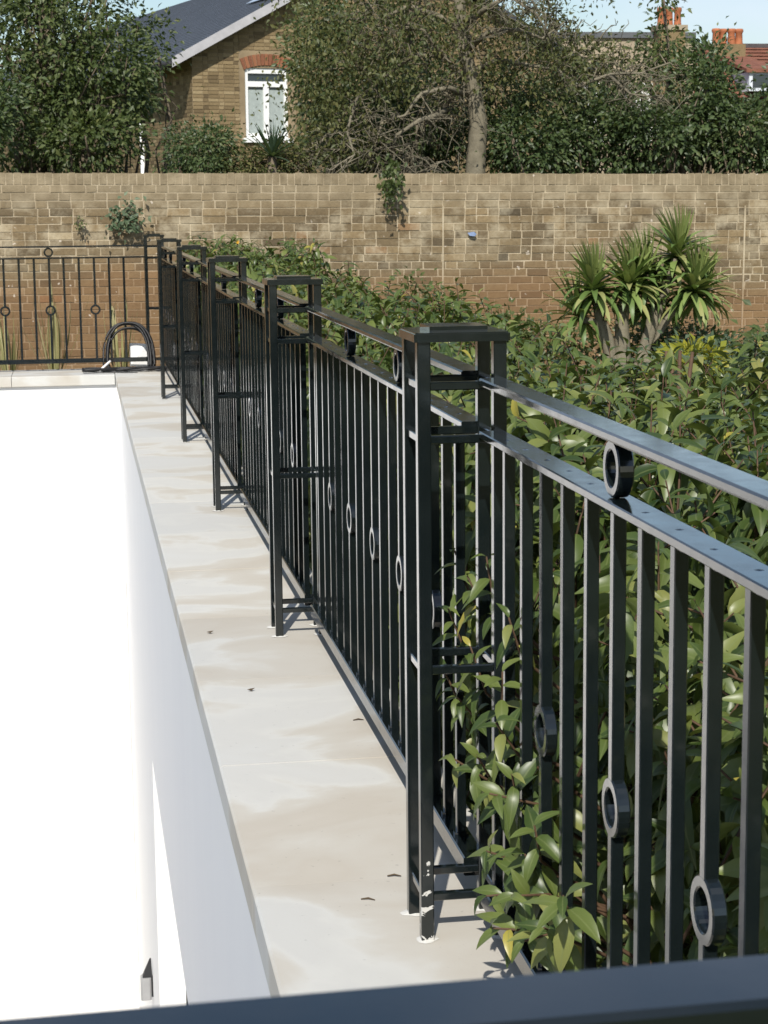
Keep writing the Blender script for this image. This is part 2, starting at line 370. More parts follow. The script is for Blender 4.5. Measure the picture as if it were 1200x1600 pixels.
def blob():
    mb = MB(); n = 11; vs = [(0, 0, .006)]
    for i in range(n):
        a = 2*math.pi*i/n; r = random.uniform(.019, .031); vs.append((r*math.cos(a), r*math.sin(a), .0003))
    mb.add(vs, [(0, i+1, (i+1) % n+1) for i in range(n)]); return mb.mesh('mortar_patch', simple('white_mortar', (.60, .59, .55), .9, .2, .06) if 'white_mortar' not in bpy.data.materials else bpy.data.materials['white_mortar'])
BLOBS = [blob() for _ in range(5)]
def pier(label, x, y):
    t = empty('railing_pier', label, 'railing pier', (x, y, ZC), 0, 'black square railing piers')
    q = PWD/2-.0128
    for sx in (-1, 1):
        for sy in (-1, 1):
            l = link('leg', LEGC if 'chipped' in label and sx == sy == -1 else LEG, t, (sx*q, sy*q, .0015)); link('mortar_patch', random.choice(BLOBS), t, (sx*q, sy*q, .001), (0, 0, random.uniform(0, 6)))
    link('cap', CAP, t); link('cap_block', CAPB, t, (0, 0, 0))
    for z in (1.098, .996, .547, .089):
        for s in (-1, 1):
            link('tie_bar', TIE_X, t, (0, s*q, z)); link('tie_bar', TIE_Y, t, (s*q, 0, z))
    return t
X0, Y1, SP = .6318, 3.5392, 2.7559
XF = .775
ords = ['corner railing pier of the near end, beside the near handrail', 'largest and nearest black railing pier, its front foot chipped to white',
        'second black railing pier from the front', 'third black railing pier from the front, in the middle of the row', 'fourth black railing pier from the front',
        'fifth black railing pier, small and close to the cable coil', 'farthest slim railing pier at the corner with the far fence']
PY = [Y1+SP*(k-1) for k in range(7)]; PY[0] = .70
for k in range(7): pier(ords[k], X0+PWD/2, PY[k]+PWD/2)
pl_labels = ['nearest railing panel on the right, in front of the laurel leaves', 'second railing panel, between the largest pier and the next one', 'third railing panel from the front, seen edge-on behind the second pier',
             'fourth railing panel from the front, very foreshortened', 'fifth railing panel from the front, almost closed up by perspective', 'last railing panel running into the far corner']
for k in range(6):
    y0 = Y1+SP*(k-1)+PWD
    panel(pl_labels[k], (XF, y0, ZC), 0, SP-PWD, 17, .1435, welds=k < 3)
panel('far black railing panel standing across in front of the brick wall', (X0+.008, 17.42, ZC), R(90), 2.50, 17, .1322, welds=False)
panel('near railing whose blurred handrail crosses the bottom of the picture', (X0+.008, .745, ZC), R(91.4), 2.58, 17, .1435, welds=False)

# ------------------------------------------------------------------ leaves
MID = {}
def leaf_template(droop, fold=.28, wmax=.36, secs=((.0, 0), (.2, .74), (.48, 1.), (.76, .62), (1., 0))):
    V = []; Fq = []; Ft = []
    for i, (t, wd) in enumerate(secs):
        zc = -droop*t*t; yc = t*(1-.25*droop*t)
        if wd == 0: V.append((0, yc, zc))
        else:
            hw = wmax*.5*wd
            V += [(-hw, yc, zc+hw*fold), (0, yc, zc), (hw, yc, zc+hw*fold)]
    n = len(secs)-2
    Ft += [(0, 2, 1), (0, 3, 2)]
    for k in range(n-1):
        a = 1+3*k; b = a+3
        Fq += [(a, a+1, b+1, b), (a+1, a+2, b+2, b+1)]
    l = 1+3*(n-1); tip = len(V)-1
    Ft += [(l, l+1, tip), (l+1, l+2, tip)]
    MID[len(V)] = np.array([1. if abs(v[0]) < 1e-9 else 0. for v in V]); return np.array(V, float), np.array(Ft), np.array(Fq)
def frames(D, U):
    """D (n,3) leaf directions, U (n,3) wanted normals -> (n,3,3) columns x,y,z"""
    D = D/np.linalg.norm(D, axis=1, keepdims=True)
    Xv = np.cross(D, U); Xv /= np.maximum(np.linalg.norm(Xv, axis=1, keepdims=True), 1e-6); Zv = np.cross(Xv, D)
    return np.stack([Xv, D, Zv], 2)
def scatter(name, tmpls, pos, D, U, size, lc, mat, parent=None, wscale=None, smooth=True):
    pos = np.asarray(pos, float); Rm = frames(np.asarray(D, float), np.asarray(U, float)); n = len(pos); which = rng.integers(0, len(tmpls), n)
    Vs, Ts, Qs, As, Ms = [], [], [], [], []; off = 0
    for k, (tv, tt, tq) in enumerate(tmpls):
        s = np.where(which == k)[0]
        if not len(s): continue
        sc = np.repeat(size[s][:, None], 3, 1)
        if wscale is not None: sc[:, 0] *= wscale[s]
        L = tv[None]*sc[:, None, :]
        Wd = np.einsum('nij,nkj->nki', Rm[s], L)+pos[s][:, None, :]
        m = len(tv); base = off+np.arange(len(s))[:, None, None]*m
        if len(tt): Ts.append((tt[None]+base).reshape(-1, 3))
        if len(tq): Qs.append((tq[None]+base).reshape(-1, 4))
        Vs.append(Wd.reshape(-1, 3)); As.append(np.repeat(lc[s], m)); Ms.append(np.tile(MID[m], len(s))); off += len(s)*m
    Fc = ([np.concatenate(Ts)] if Ts else [])+([np.concatenate(Qs)] if Qs else [])
    Va = np.concatenate(Vs); Al = np.concatenate(As); keepy = Al > .98
    Al = np.clip(Al+.13*np.sin(Va[:, 0]*3.1+np.sin(Va[:, 2]*2.3)*1.5)*np.sin(Va[:, 2]*3.7+Va[:, 1]*2.1), 0, .97); Al[keepy] = 1; As = [Al]
    me = np_mesh(name, np.concatenate(Vs), Fc, mat, smooth, {'lc': np.concatenate(As), 'mr': np.concatenate(Ms)})
    return link(name, me, parent)
LS = ((0, 0), (.12, .5), (.3, .92), (.5, 1.), (.72, .74), (.88, .36), (1., 0))
LT = [leaf_template(.35, .4, .37, LS), leaf_template(.6, .45, .35, LS), leaf_template(1., .35, .34, LS), leaf_template(.75, .65, .36, LS)]
SMALL = [leaf_template(.15, .3, .55, ((0, 0), (.45, 1.), (1, 0))), leaf_template(.3, .5, .5, ((0, 0), (.4, 1.), (1, 0)))]
def unit(n):
    v = rng.normal(size=(n, 3)); return v/np.linalg.norm(v, axis=1, keepdims=True)

# ------------------------------------------------------------------ laurel hedge along the railing
def lump(x, y): return (math.sin(x*2.3+y*1.1)+math.sin(y*2.9+1.3)*.8+math.sin(x*4.7-y*3.7+2)*.6)/2.4
def hedge_top(x, y):
    t = -.50-.0175*max(0, 6-y)
    if y > 9: t = -.50+(y-9)*.022
    if y < 4.2: t -= (4.2-y)*.10
    if x > 1.9: t -= .07
    return EZ+t+.10*lump(x, y)-(.16 if x < 1.0 else 0)
def hedge_w(y): return 2.9 if y < 7 else (2.9-(y-7)*1.0 if y < 8 else 1.9+.12*math.sin(y*1.7))
def shoots(n, kind, y0, y1):
    T = []
    for _ in range(n):
        y = random.uniform(y0, y1)
        if kind == 'top':
            x = random.uniform(.95, hedge_w(y)); z = hedge_top(x, y)+random.uniform(-.22, .05)
            d = Vector((random.gauss(0, .45), random.gauss(-.15, .45), 1)).normalized()
        elif kind == 'face':
            x = random.uniform(.90, 1.06); z = random.uniform(ZC-.35, hedge_top(1., y)-.02)
            d = Vector((-.55+random.gauss(0, .3), -.35+random.gauss(0, .5), .55+random.gauss(0, .3))).normalized()
        else:
            x = random.uniform(1.1, hedge_w(y)-.15); z = random.uniform(.5, hedge_top(x, y)-.2)
            d = Vector((random.gauss(0, 1), random.gauss(0, 1), .6)).normalized()
        T.append((Vector((x, y, z)), d))
    return T
def shoot_leaves(tip, d, nl, size, rad_jit=1.):
    """leaves spiralling down the last stretch of a shoot; returns list of (pos, dir, up, size)"""
    res = []; a = d.cross(Vector((.3, .5, .9))).normalized(); b = d.cross(a); ang = random.uniform(0, 6.28)
    L = nl*.017
    for i in range(nl):
        t = i/max(1, nl-1); ang += 2.4+random.uniform(-.3, .3)
        rad = a*math.cos(ang)+b*math.sin(ang); up = 1.15-1.0*t
        dv = (rad*(.9) + d*(up+random.uniform(-.15, .15)) + Vector((0, 0, -.28-.45*t))).normalized()
        p = tip-d*(L*t)
        uv = (d*1.0+Vector((0, 0, .7))-dv*.2+Vector((random.gauss(0, .2), random.gauss(0, .2), 0)))
        res.append((p, dv, uv, size*random.uniform(.75, 1.15)*(.62+.5*min(1, t*2.2))))
    return res
NSH = 6; ylim = [.9, 3.45, 6.1, 8.9, 11.6, 14.3, 17.2]
shr_labels = ['nearest laurel shrub, its big leaves pushing through the nearest railing panel', 'laurel shrub with drooping glossy leaves beside the largest railing pier', 'laurel shrub in the middle of the hedge behind the second railing pier',
              'laurel shrub with upright young shoots beyond the middle of the hedge', 'laurel shrub near the far end of the hedge', 'farthest laurel shrub, tallest part of the hedge against the brick wall']
counts = [(300, 320, 80), (500, 270, 90), (350, 100, 50), (180, 70, 40), (160, 60, 40), (180, 60, 40)]
nleafobj = 0
VARS = []
for k in range(10):
    tv, tt, tq = LT[k % 4]; me = np_mesh('leaf', tv*1.0, [tt, tq], LAUREL, True, {'lc': np.full(len(tv), [.25, .5, .7, .35, .6, .85, .45, .15, .55, 1.0][k]), 'mr': MID[len(tv)]}); VARS.append(me)
def leaf_obj(parent, p, dv, uv, s):
    Rm = frames(np.array([dv]), np.array([uv]))[0]
    o = link('leaf', random.choice(VARS if random.random() < .3 else VARS[:9]), parent)
    m4 = Matrix(((Rm[0][0]*s, Rm[0][1]*s, Rm[0][2]*s, p.x), (Rm[1][0]*s, Rm[1][1]*s, Rm[1][2]*s, p.y), (Rm[2][0]*s, Rm[2][1]*s, Rm[2][2]*s, p.z), (0, 0, 0, 1)))
    o.matrix_local = m4
special = [  # shoots that poke out through the bars of the nearest railing (photo spot, distance, direction, leaves, leaf length)
    ((775, 1130), 3.25, (-.35, -.4, .5), 9, .10), ((765, 1240), 3.2, (-.6, -.3, .25), 10, .105), ((820, 1335), 3.05, (-.3, -.5, .45), 11, .105), ((800, 1400), 2.98, (-.5, -.5, .2), 11, .105), ((880, 1400), 2.72, (-.25, -.6, .5), 7, .10),
    ((735, 1010), 3.6, (-.3, -.3, .8), 10, .09), ((730, 900), 3.7, (-.4, -.2, .8), 10, .09), ((795, 965), 3.3, (-.3, -.5, .7), 5, .085), ((700, 1180), 3.6, (-.5, -.3, .4), 8, .085), ((820, 1470), 2.9, (-.4, -.4, .1), 10, .105), ((770, 1450), 3.02, (-.6, -.3, .2), 9, .10),
    ((700, 950), 3.75, (-.3, -.3, .7), 9, .085), ((760, 870), 3.6, (-.2, -.4, .8), 9, .085), ((715, 1090), 3.65, (-.4, -.4, .5), 9, .085), ((745, 1180), 3.4, (-.3, -.5, .5), 9, .09), ((800, 1210), 3.2, (-.2, -.5, .6), 8, .095), ((760, 1330), 3.2, (-.5, -.4, .3), 10, .10),
    ((835, 1290), 3.0, (-.2, -.5, .6), 9, .10), ((760, 1400), 3.1, (-.6, -.3, .1), 10, .10), ((850, 1450), 2.8, (-.3, -.5, .3), 9, .10), ((690, 1040), 3.75, (-.3, -.3, .6), 7, .08), ((710, 860), 3.85, (-.3, -.2, .8), 8, .08), ((785, 1050), 3.3, (-.1, -.5, .7), 7, .09)]
for i in range(NSH):
    ya, yb = ylim[i], ylim[i+1]
    sh = empty('laurel_shrub', shr_labels[i], 'shrub', (1.7, (ya+yb)/2, 0), 0, 'laurel shrubs behind the railing')
    off = Vector((1.7, (ya+yb)/2, 0))
    Ls = []; stems = MB()
    ct, cf, ci = counts[i]
    for kind, n in (('top', ct), ('face', cf), ('in', ci)):
        for tip, d in shoots(n, kind, ya, yb):
            nl = random.randint(9, 14); sz = random.uniform(.078, .108) if kind != 'in' else .12
            lv = shoot_leaves(tip, d, nl, sz)
            if i == 0 and kind == 'face' and nleafobj < 95 and tip.y > 1.6 and tip.x < .96:
                for p, dv, uv, s in lv: leaf_obj(sh, p-off, dv, uv, s); nleafobj += 1
            else: Ls += lv
            q = tip-d*.30+Vector((random.uniform(-.04, .04), random.uniform(-.04, .04), -.06))
            stems.tube([tip-off, tip-d*.15-off, q-off], [.0016, .0028, .004], 4)
    if i == 0:
        for (px, Y, dd, nl, sz) in [(a[0], a[1], a[2], a[3], a[4]) for a in special]:
            tip = P(px[0], px[1], Y); d = Vector(dd).normalized()
            for p, dv, uv, s in shoot_leaves(tip, d, nl+1, sz*.74): leaf_obj(sh, p-off, dv, uv, s); nleafobj += 1
            stems.tube([tip-off, tip-d*.12-off, tip-d*.2+Vector((.10, 0, -.05))-off, tip+Vector((.35, .1, -.3))-off], [.0018, .003, .004, .006], 5)
    # loose inner leaves that close the hedge
    nin = 2600; Yv = rng.uniform(ya, yb, nin); X = np.array([random.uniform(1., hedge_w(y)-.08) for y in Yv])
    Zt = np.array([hedge_top(x, y) for x, y in zip(X, Yv)]); Zv = Zt-.10-np.abs(rng.normal(0, .45, nin))
    D = unit(nin); D[:, 2] -= .4; U = unit(nin)*.6; U[:, 2] += 1
    A = np.array([(*l[0], *l[1], *l[2], l[3]) for l in Ls])
    pos = np.concatenate([A[:, :3], np.stack([X, Yv, np.maximum(Zv, .3)], 1)]); DD = np.concatenate([A[:, 3:6], D]); UU = np.concatenate([A[:, 6:9], U])
    sz = np.concatenate([A[:, 9], rng.uniform(.08, .13, nin)]); lc = np.clip(rng.beta(2.4, 2.6, len(pos)), 0, .97); lc[rng.random(len(pos)) < .012] = 1
    tag(scatter('foliage', LT, pos-np.array(off), DD, UU, sz, lc, LAUREL, sh), kind='stuff')
    for _ in range(14):                                   # main stems from the ground
        x = random.uniform(1.2, 2.4); y = random.uniform(ya+.2, yb-.2); tx = x+random.uniform(-.3, .3); ty = y+random.uniform(-.3, .3)
        zt = hedge_top(tx, ty)-.25
        stems.tube([Vector((x, y, 0))-off, Vector(((x+tx)/2+.05, (y+ty)/2, zt*.5))-off, Vector((tx, ty, zt))-off], [.022, .016, .006], 6)
    stems.obj('stems', TWIG, sh, True)

# ------------------------------------------------------------------ brick garden wall
def wall_bricks():
    ZT = EZ+.34; WY = 18.98
    t = empty('brick_wall', 'old weathered brick garden wall with brick-on-edge top', 'wall', (0, WY, ZT))
    t.rotation_euler = (0, R(.50), 0)
    x0, x1 = -14., 17.
    MB().box(x0, x1, .0045, .33, -ZT, -.004).obj('mortar_core', WALLM, t)
    Vv, Ff, Bc = [], [], []; n = 0; singles = []
    def add(xa, xb, za, zb, single):
        nonlocal n
        e = max(-.004, min(.0012, random.gauss(-.001, .0018))); d0 = .0+e; rz = random.uniform(-.001, .001)
        c = min(.99, max(0, random.gauss(.46, .13) if random.random() < .9 else random.uniform(0, .99)))
        if single: singles.append((xa, xb, za, zb, d0, c)); return
        j = lambda: random.uniform(-.0025, .0025)
        vs = [(xa+j(), d0+rz, za+j()), (xb+j(), d0-rz, za+j()), (xb+j(), d0-rz, zb+j()), (xa+j(), d0+rz, zb+j())]
        vb = [(v[0], .05, v[2]) for v in vs]
        Vv.extend(vs+vb); Bc.extend([c]*8)
        Ff.extend([(n, n+1, n+2, n+3), (n, n+4, n+5, n+1), (n+1, n+5, n+6, n+2), (n+2, n+6, n+7, n+3), (n+3, n+7, n+4, n)]); n += 8
    # brick on edge
    x = x0
    while x < x1:
        wd = .072+random.uniform(-.003, .003); dz = random.uniform(-.008, .006)
        add(x, x+wd-.009, -.108, dz, False); x += wd+.001
    row = 0; z = -.118
    cnt = 0
    while z > -ZT+.05:
        x = x0-(.17 if row % 2 else 0); k = row % 2
        while x < x1:
            L = .215 if k % 2 == 0 else .1025
            if random.random() < .12: L = .215 if L < .2 else .1025
            L += random.uniform(-.004, .004); sg = 3 <= row <= 9 and -.85 < x < 7.0 and cnt < 300 and not (row > 6 and x < .5)
            if sg: cnt += 1
            add(x, x+L, z-.0635, z, sg); x += L+.0125; k += 1
        z -= .0755; row += 1
    me = np_mesh('bricks', np.array(Vv), [np.array(Ff)], BRICK, False, {'bcol': Bc}); tag(link('bricks', me, t), kind='stuff')
    # single bricks share a few meshes
    lib = {}
    for xa, xb, za, zb, d0, c in singles:
        key = ((xb-xa) > .16, round(c*7), random.randint(0, 1))
        if key not in lib:
            L = .215 if key[0] else .1025; mb = MB(); j = lambda: random.uniform(-.003, .003)
            vs = [(j(), 0, j()), (L+j(), j()*.5, j()), (L+j(), 0, .065+j()), (j(), j()*.5, .065+j())]; vb = [(v[0], .05, v[2]) for v in vs]
            mb.add(vs+vb, [(0,1,2,3),(0,4,5,1),(1,5,6,2),(2,6,7,3),(3,7,4,0)]); me = mb.mesh('brick', BRICK)
            at = me.attributes.new('bcol', 'FLOAT', 'POINT'); at.data.foreach_set('value', [key[1]/7]*8); lib[key] = me
        o = link('brick', lib[key], t, (xa, d0-.001, za), (0, 0, random.gauss(0, .004)))
        o.scale = ((xb-xa)/(.215 if key[0] else .1025), 1, 1)
    # straight joint strips (old repair lines)
    for px in (693, 1163):
        p = P(px, 400, WY); MB().box(p.x-.008, p.x+.008, -.011, .02, -1.6, -.32).obj('joint_strip', WALLM, t)
wall_bricks()
WY = 18.98
def wallplant(label, px, py, r, n, mat, size):
    c = P(px, py, WY-.06); t = empty('wall_plant', label, 'plant', c)
    pos = rng.normal(size=(n, 3))*np.array([r, .04, r]); pos[:, 1] = -np.abs(pos[:, 1])-.02; pos[:, 2] -= np.abs(pos[:, 0])*.3
    D = unit(n); D[:, 1] -= .7; D[:, 2] -= .3; U = unit(n)*.5; U[:, 1] -= 1; U[:, 2] += .6
    scatter('leaves', SMALL, pos, D, U, rng.uniform(size*.7, size*1.3, n), rng.random(n), mat, t)
    mb = MB()
    for _ in range(5): mb.tube([(0, .05, -.05), (random.gauss(0, r*.5), -.06, random.gauss(0, r*.5)), (random.gauss(0, r), -.10, random.gauss(0, r))], [.006, .004, .002], 4)
    mb.obj('stems', BARK, t)
wallplant('grey-green plant rooted high in the brick wall, left of the far railing corner', 197, 335, .085, 170, GL_BLUE, .06)
wallplant('small tuft of weeds in the brick wall above the far railing', 123, 345, .03, 32, GL_MID, .035)
bp = P(738, 366, WY-.03); bo = MB()
bo.add([(-.05, 0, .014), (.014, -.015, .025), (.042, -.01, .0), (.02, -.025, -.02), (-.03, -.02, -.014), (0, .03, 0)], [(0, 4, 3, 1), (1, 3, 2), (0, 1, 5), (1, 2, 5), (2, 3, 5), (3, 4, 5), (4, 0, 5)])
tag(bo.obj('plastic_scrap', BLUE, None, False, bp), 'scrap of blue plastic stuck on the brick wall', 'scrap')

# ------------------------------------------------------------------ yucca
def sword(name_parent, p, d, L, wd, droop, mat_mesh_cache, mats):
    pass
def strap_mesh(name, L, wd, droop, lc, mat, fold=.35, seg=7):
    V = []; Fq = []; Ft = []
    for i in range(seg+1):
        t = i/seg; a = droop*t*t; y = 0; 
        V_w = wd*.5*(min(1, .55+t*2.2))*(1-t**3.2)
        y = L*(t-.35*droop*t*t*t); z = -L*droop*.55*t*t
        V += [(-V_w, y, z+V_w*fold), (0, y, z), (V_w, y, z+V_w*fold)]
    for i in range(seg):
        a = 3*i; b = a+3; Fq += [(a, a+1, b+1, b), (a+1, a+2, b+2, b+1)]
    return np_mesh(name, np.array(V), [np.array(Fq)], mat, True, {'lc': np.full(len(V), lc)})
def place(o, p, dv, uv):
    Rm = frames(np.array([dv]), np.array([uv]))[0]
    o.matrix_local = Matrix(((*Rm[0], p[0]), (*Rm[1], p[1]), (*Rm[2], p[2]), (0, 0, 0, 1)))
def yucca():
    Y = 16.6; base = P(985, 640, Y); base.z = 0
    t = empty('yucca_tree', 'multi-headed yucca with sword leaves in front of the brick wall', 'yucca', base)
    meshes = [strap_mesh('leaf', L*1.07, .064, dr, lc, YUCCA) for L, dr, lc in
              [(.42, .15, .82), (.46, .35, .4), (.40, .6, .65), (.44, .9, .3), (.38, .1, .8), (.45, .5, .95), (.36, .75, .2)]]
    heads = [((930, 462), .0, (-.25, 0, 1), 80), ((982, 455), .05, (.05, -.1, 1), 80), ((1056, 408), .1, (.1, 0, 1), 74), ((1080, 462), -.1, (.25, -.1, 1), 92), ((1020, 480), .25, (.0, .1, 1), 60), ((1005, 440), .15, (.05, .1, 1), 60), ((1092, 470), .1, (.4, 0, .9), 50), ((908, 500), .12, (-.5, 0, .7), 40)]
    for (px, py), dy, ax, n in heads:
        c = P(px, py, Y+dy); a = Vector(ax).normalized()
        for i in range(n):
            u = i/n; el = R(82)-u*R(118)+random.gauss(0, .09); az = i*2.39996+random.gauss(0, .15)
            dv = Vector((math.cos(el)*math.cos(az), math.cos(el)*math.sin(az), math.sin(el)))+a*.15
            me = meshes[0 if u < .25 else random.randrange(7)] if u < .6 else meshes[random.choice([2, 3, 6, 5])]
            o = link('leaf', me, t); place(o, c-base+a*(.10*(1-u)), dv.normalized(), Vector((0, 0, 1))+Vector(unit(1)[0])*.15 if abs(dv.z) < .95 else Vector((1, 0, 0)))
            o.scale = (1, 1, 1)
    for pts, r in ([((975, 600), (972, 545), (972, 500), (978, 455)), (.085, .075, .06, .05)], [((960, 600), (950, 545), (938, 510), (930, 465)), (.06, .05, .04, .035)], [((962, 580), (953, 530), (945, 505), (908, 500)), (.04, .035, .03, .03)],
                   [((1010, 560), (1030, 515), (1048, 490), (1080, 465)), (.05, .045, .04, .04)], [((1000, 600), (1010, 540), (1035, 470), (1056, 405)), (.05, .045, .04, .035)], [((990, 590), (1005, 545), (1015, 510), (1020, 480)), (.05, .045, .04, .035)]):
        q = [P(x, y, Y+.02)-base for x, y in pts]; q = [Vector((q[0].x*.3, 0, 0))]+q
        MB().tube(q, (r[0]*1.2,)+r, 9).obj('trunk', PALEBARK, t, True)
yucca()

# ------------------------------------------------------------------ strap-leaved plants behind the far railing
def phormium(label, px, Y, n, hgt):
    b = P(px, 585, Y); b.z = ZC-.13
    t = empty('strap_leaf_plant', label, 'plant', b, 0, 'strap-leaved plants behind the far railing')
    for i in range(n):
        az = random.uniform(0, 6.28); sp = random.uniform(.03, .6); dv = Vector((math.cos(az)*sp, math.sin(az)*sp*.4, 1)).normalized()
        L = hgt*random.uniform(.55, 1.1)
        o = link('leaf', strap_mesh('leaf', L, .026, random.uniform(.02, .4), random.uniform(.3, 1), PHORM, .3), t); place(o, (math.cos(az)*.04, math.sin(az)*.03, 0), dv, Vector((dv.x, dv.y, -.3)) if sp > .1 else Vector((0, -1, .2)))
phormium('cream-striped strap-leaved plant at the left edge behind the far railing', 14, 17.95, 20, .72)
phormium('tall cream-striped strap-leaved plant behind the upper ring of the far railing', 86, 17.95, 19, .95)
phormium('cream-striped strap-leaved plant behind the cable coil', 190, 17.95, 22, .8)

# ------------------------------------------------------------------ cable coil, sheet, litter
def coil():
    c = P(203, 575, 17.2); c.z = ZC+.001
    t = empty('cable_coil', 'coil of black cable leaning up against the far railing on the coping', 'cable', c)
    for i in range(8):
        rx = .20+random.uniform(-.03, .02); rz = .40+random.uniform(-.05, .02); oy = random.uniform(-.05, .04); ox = random.uniform(-.02, .02); pts = []
        for k in range(31):
            a = -.25+(math.pi+.5)*k/30; sx = math.copysign(abs(math.cos(a))**.8, math.cos(a)); pts.append((ox+rx*sx+.02*math.sin(a*2), oy+.14*max(0, math.sin(a)), .013+max(0., rz*math.sin(a)) if math.sin(a) > 0 else .013+.006*i))
        MB().tube(pts, .0105, 6).obj('cable_loop', CABLE, t, True)
    for i in range(6):
        pts = []; ph = random.uniform(0, 6)
        for k in range(25):
            u = k/24; pts.append((-.42+.75*u, -.04+.07*math.sin(u*5+ph)-.012*i, .013+.02*abs(math.sin(u*4+ph))))
        MB().tube(pts, .0105, 6).obj('cable_end', CABLE, t, True)
    MB().tube([(-.27, -.10, .016), (-.23, -.09, .05), (-.17, -.07, .10)], [.011, .011, .009], 8).obj('plug', PLASTIC, t, True)
    pts = [(-.22, -.12, .012), (-.16, -.22, .012), (-.05, -.27, .01), (.06, -.26, .01)]
    MB().tube(pts, .004, 5).obj('thin_wire', CABLE, t, True)
coil()
sp = P(220, 560, 17.52); sb = MB().add([(-.10, 0, -.10), (.06, .01, -.11), (.055, .0, .10), (-.095, .0, .11), (-.02, -.015, .0), (-.10, .012, -.10), (.06, .022, -.11), (.055, .012, .10), (-.095, .012, .11)],
    [(0, 1, 4), (1, 2, 4), (2, 3, 4), (3, 0, 4), (8, 7, 6, 5), (0, 5, 6, 1), (1, 6, 7, 2), (2, 7, 8, 3), (3, 8, 5, 0)])
tag(sb.obj('plastic_sheet', PLASTIC, None, False, (sp.x, sp.y, ZC+.118)), 'white plastic sheet standing behind the cable coil', 'sheet')
DRY = simple('dry_leaf', (.09, .065, .04), .8, .2)
for i, (px, py, lab) in enumerate([(560, 1126, 'dry twig on the coping by the foot of the second railing panel'), (575, 1407, 'dry twig on the coping left of the chipped pier foot'), (616, 1370, 'dry twig on the coping close to the rear leg of the largest pier'),
                       (328, 990, 'dead leaf on the coping left of the second pier'), (392, 1080, 'dead leaf near the inner edge of the coping')]):
    c = np.array([px-600, py-800, F]); v = WM@c; v = v/v[2]*(ZC-EZ); b = Vector((v[0], v[1], ZC+.0025)); a = random.uniform(-.4, .4)
    L = .015
    if 'twig' in lab: o = MB().tube([(-L, 0, 0), (0, .003, .002), (L, -.001, 0)], [.0015, .0022, .001], 5).obj('dry_twig', DRY, None, True, b)
    else: o = MB().add([(-.012, 0, .004), (0, .007, .0), (.013, 0, .007), (0, -.008, .001), (-.002, 0, .006)], [(0, 3, 4), (3, 2, 4), (2, 1, 4), (1, 0, 4)]).obj('dead_leaf', DRY, None, True, b)
    o.rotation_euler = (0, 0, a); tag(o, lab, 'twig' if 'twig' in lab else 'leaf')

# ------------------------------------------------------------------ trees and shrubs beyond the wall
def limb(mb, a, b, r0, r1, wig=.12, k=5, sides=5):
    a = Vector(a); b = Vector(b); L = (b-a).length; pts = []; rad = []
    for i in range(k+1):
        t = i/k; j = wig*L*math.sin(math.pi*t)*.5
        pts.append(a.lerp(b, t)+Vector((random.gauss(0, j), random.gauss(0, j), random.gauss(0, j)+.25*L*wig*math.sin(math.pi*t)))); rad.append(r0+(r1-r0)*t)
    mb.tube(pts, rad, sides); return pts
def tree(name, label, cat, base, blobs, leaf, mat, trunk_r=.09, bark=None, clump=.22, per=46, dens=1., group=None, twigs=0, flat=1.):
    """blobs: (x, y, z, rx, ry, rz, clumps) in world coordinates"""
    base = Vector(base); t = empty(name, label, cat, base, 0, group); mb = MB(); Ps = []; Ds = []
    for (x, y, z, rx, ry, rz, nc) in blobs:
        cpt = Vector((x, y, z)); top = cpt-base
        mid = limb(mb, (random.gauss(0, .05), random.gauss(0, .05), 0), top-Vector((0, 0, rz*.2)), trunk_r, trunk_r*.4, .08, 6, 7)
        for i in range(int(nc*dens)):
            u = unit(1)[0]; rr = random.uniform(.45, 1.05); cc = np.array(top)+u*np.array([rx, ry, rz])*rr
            n = max(6, int(random.gauss(per, per*.3))); cr = clump*random.uniform(.6, 1.3)
            pp = rng.normal(size=(n, 3))*cr*.55*np.array([1, 1, .8*flat])+cc; Ps.append(pp)
            dd = pp-cc; dd = dd/np.maximum(np.linalg.norm(dd, axis=1, keepdims=True), 1e-6)+u*.5; Ds.append(dd)
            if i % 5 == 0: limb(mb, mid[random.randint(2, len(mid)-1)], Vector(cc), trunk_r*.28, .006, .15, 4, 4)
        for i in range(twigs):
            u = unit(1)[0]; s = Vector(np.array(top)+u*np.array([rx, ry, rz])*random.uniform(.1, .8)); e = Vector(np.array(top)+(u+unit(1)[0]*.6)*np.array([rx, ry, rz])*random.uniform(.9, 1.3))
            limb(mb, s, e, .012, .003, .25, 5, 4)
    tr = mb.obj('trunk', bark or BARK, t, True)
    Pn = np.concatenate(Ps); Dn = np.concatenate(Ds)+unit(len(Pn))*.55; Dn[:, 2] -= .25; n = len(Pn)
    keep = Pn[:, 2] > .02-base.z; Pn = Pn[keep]; Dn = Dn[keep]; n = len(Pn)
    U = unit(n)*.7; U[:, 2] += .7; U[:, 1] -= .35
    scatter('crown', SMALL, Pn, Dn, U, rng.uniform(leaf*.65, leaf*1.35, n), np.clip(rng.beta(2, 2.4, n), 0, 1), mat, t)
    return t
def B(px, py, Y, rpx, rpy, ry, nc):
    p = P(px, py, Y); s = Y/F*1.0; return (p.x, p.y, p.z, rpx*s, ry, rpy*s, nc)
def G(px, Y): p = P(px, 400, Y); return (p.x, Y, 0)
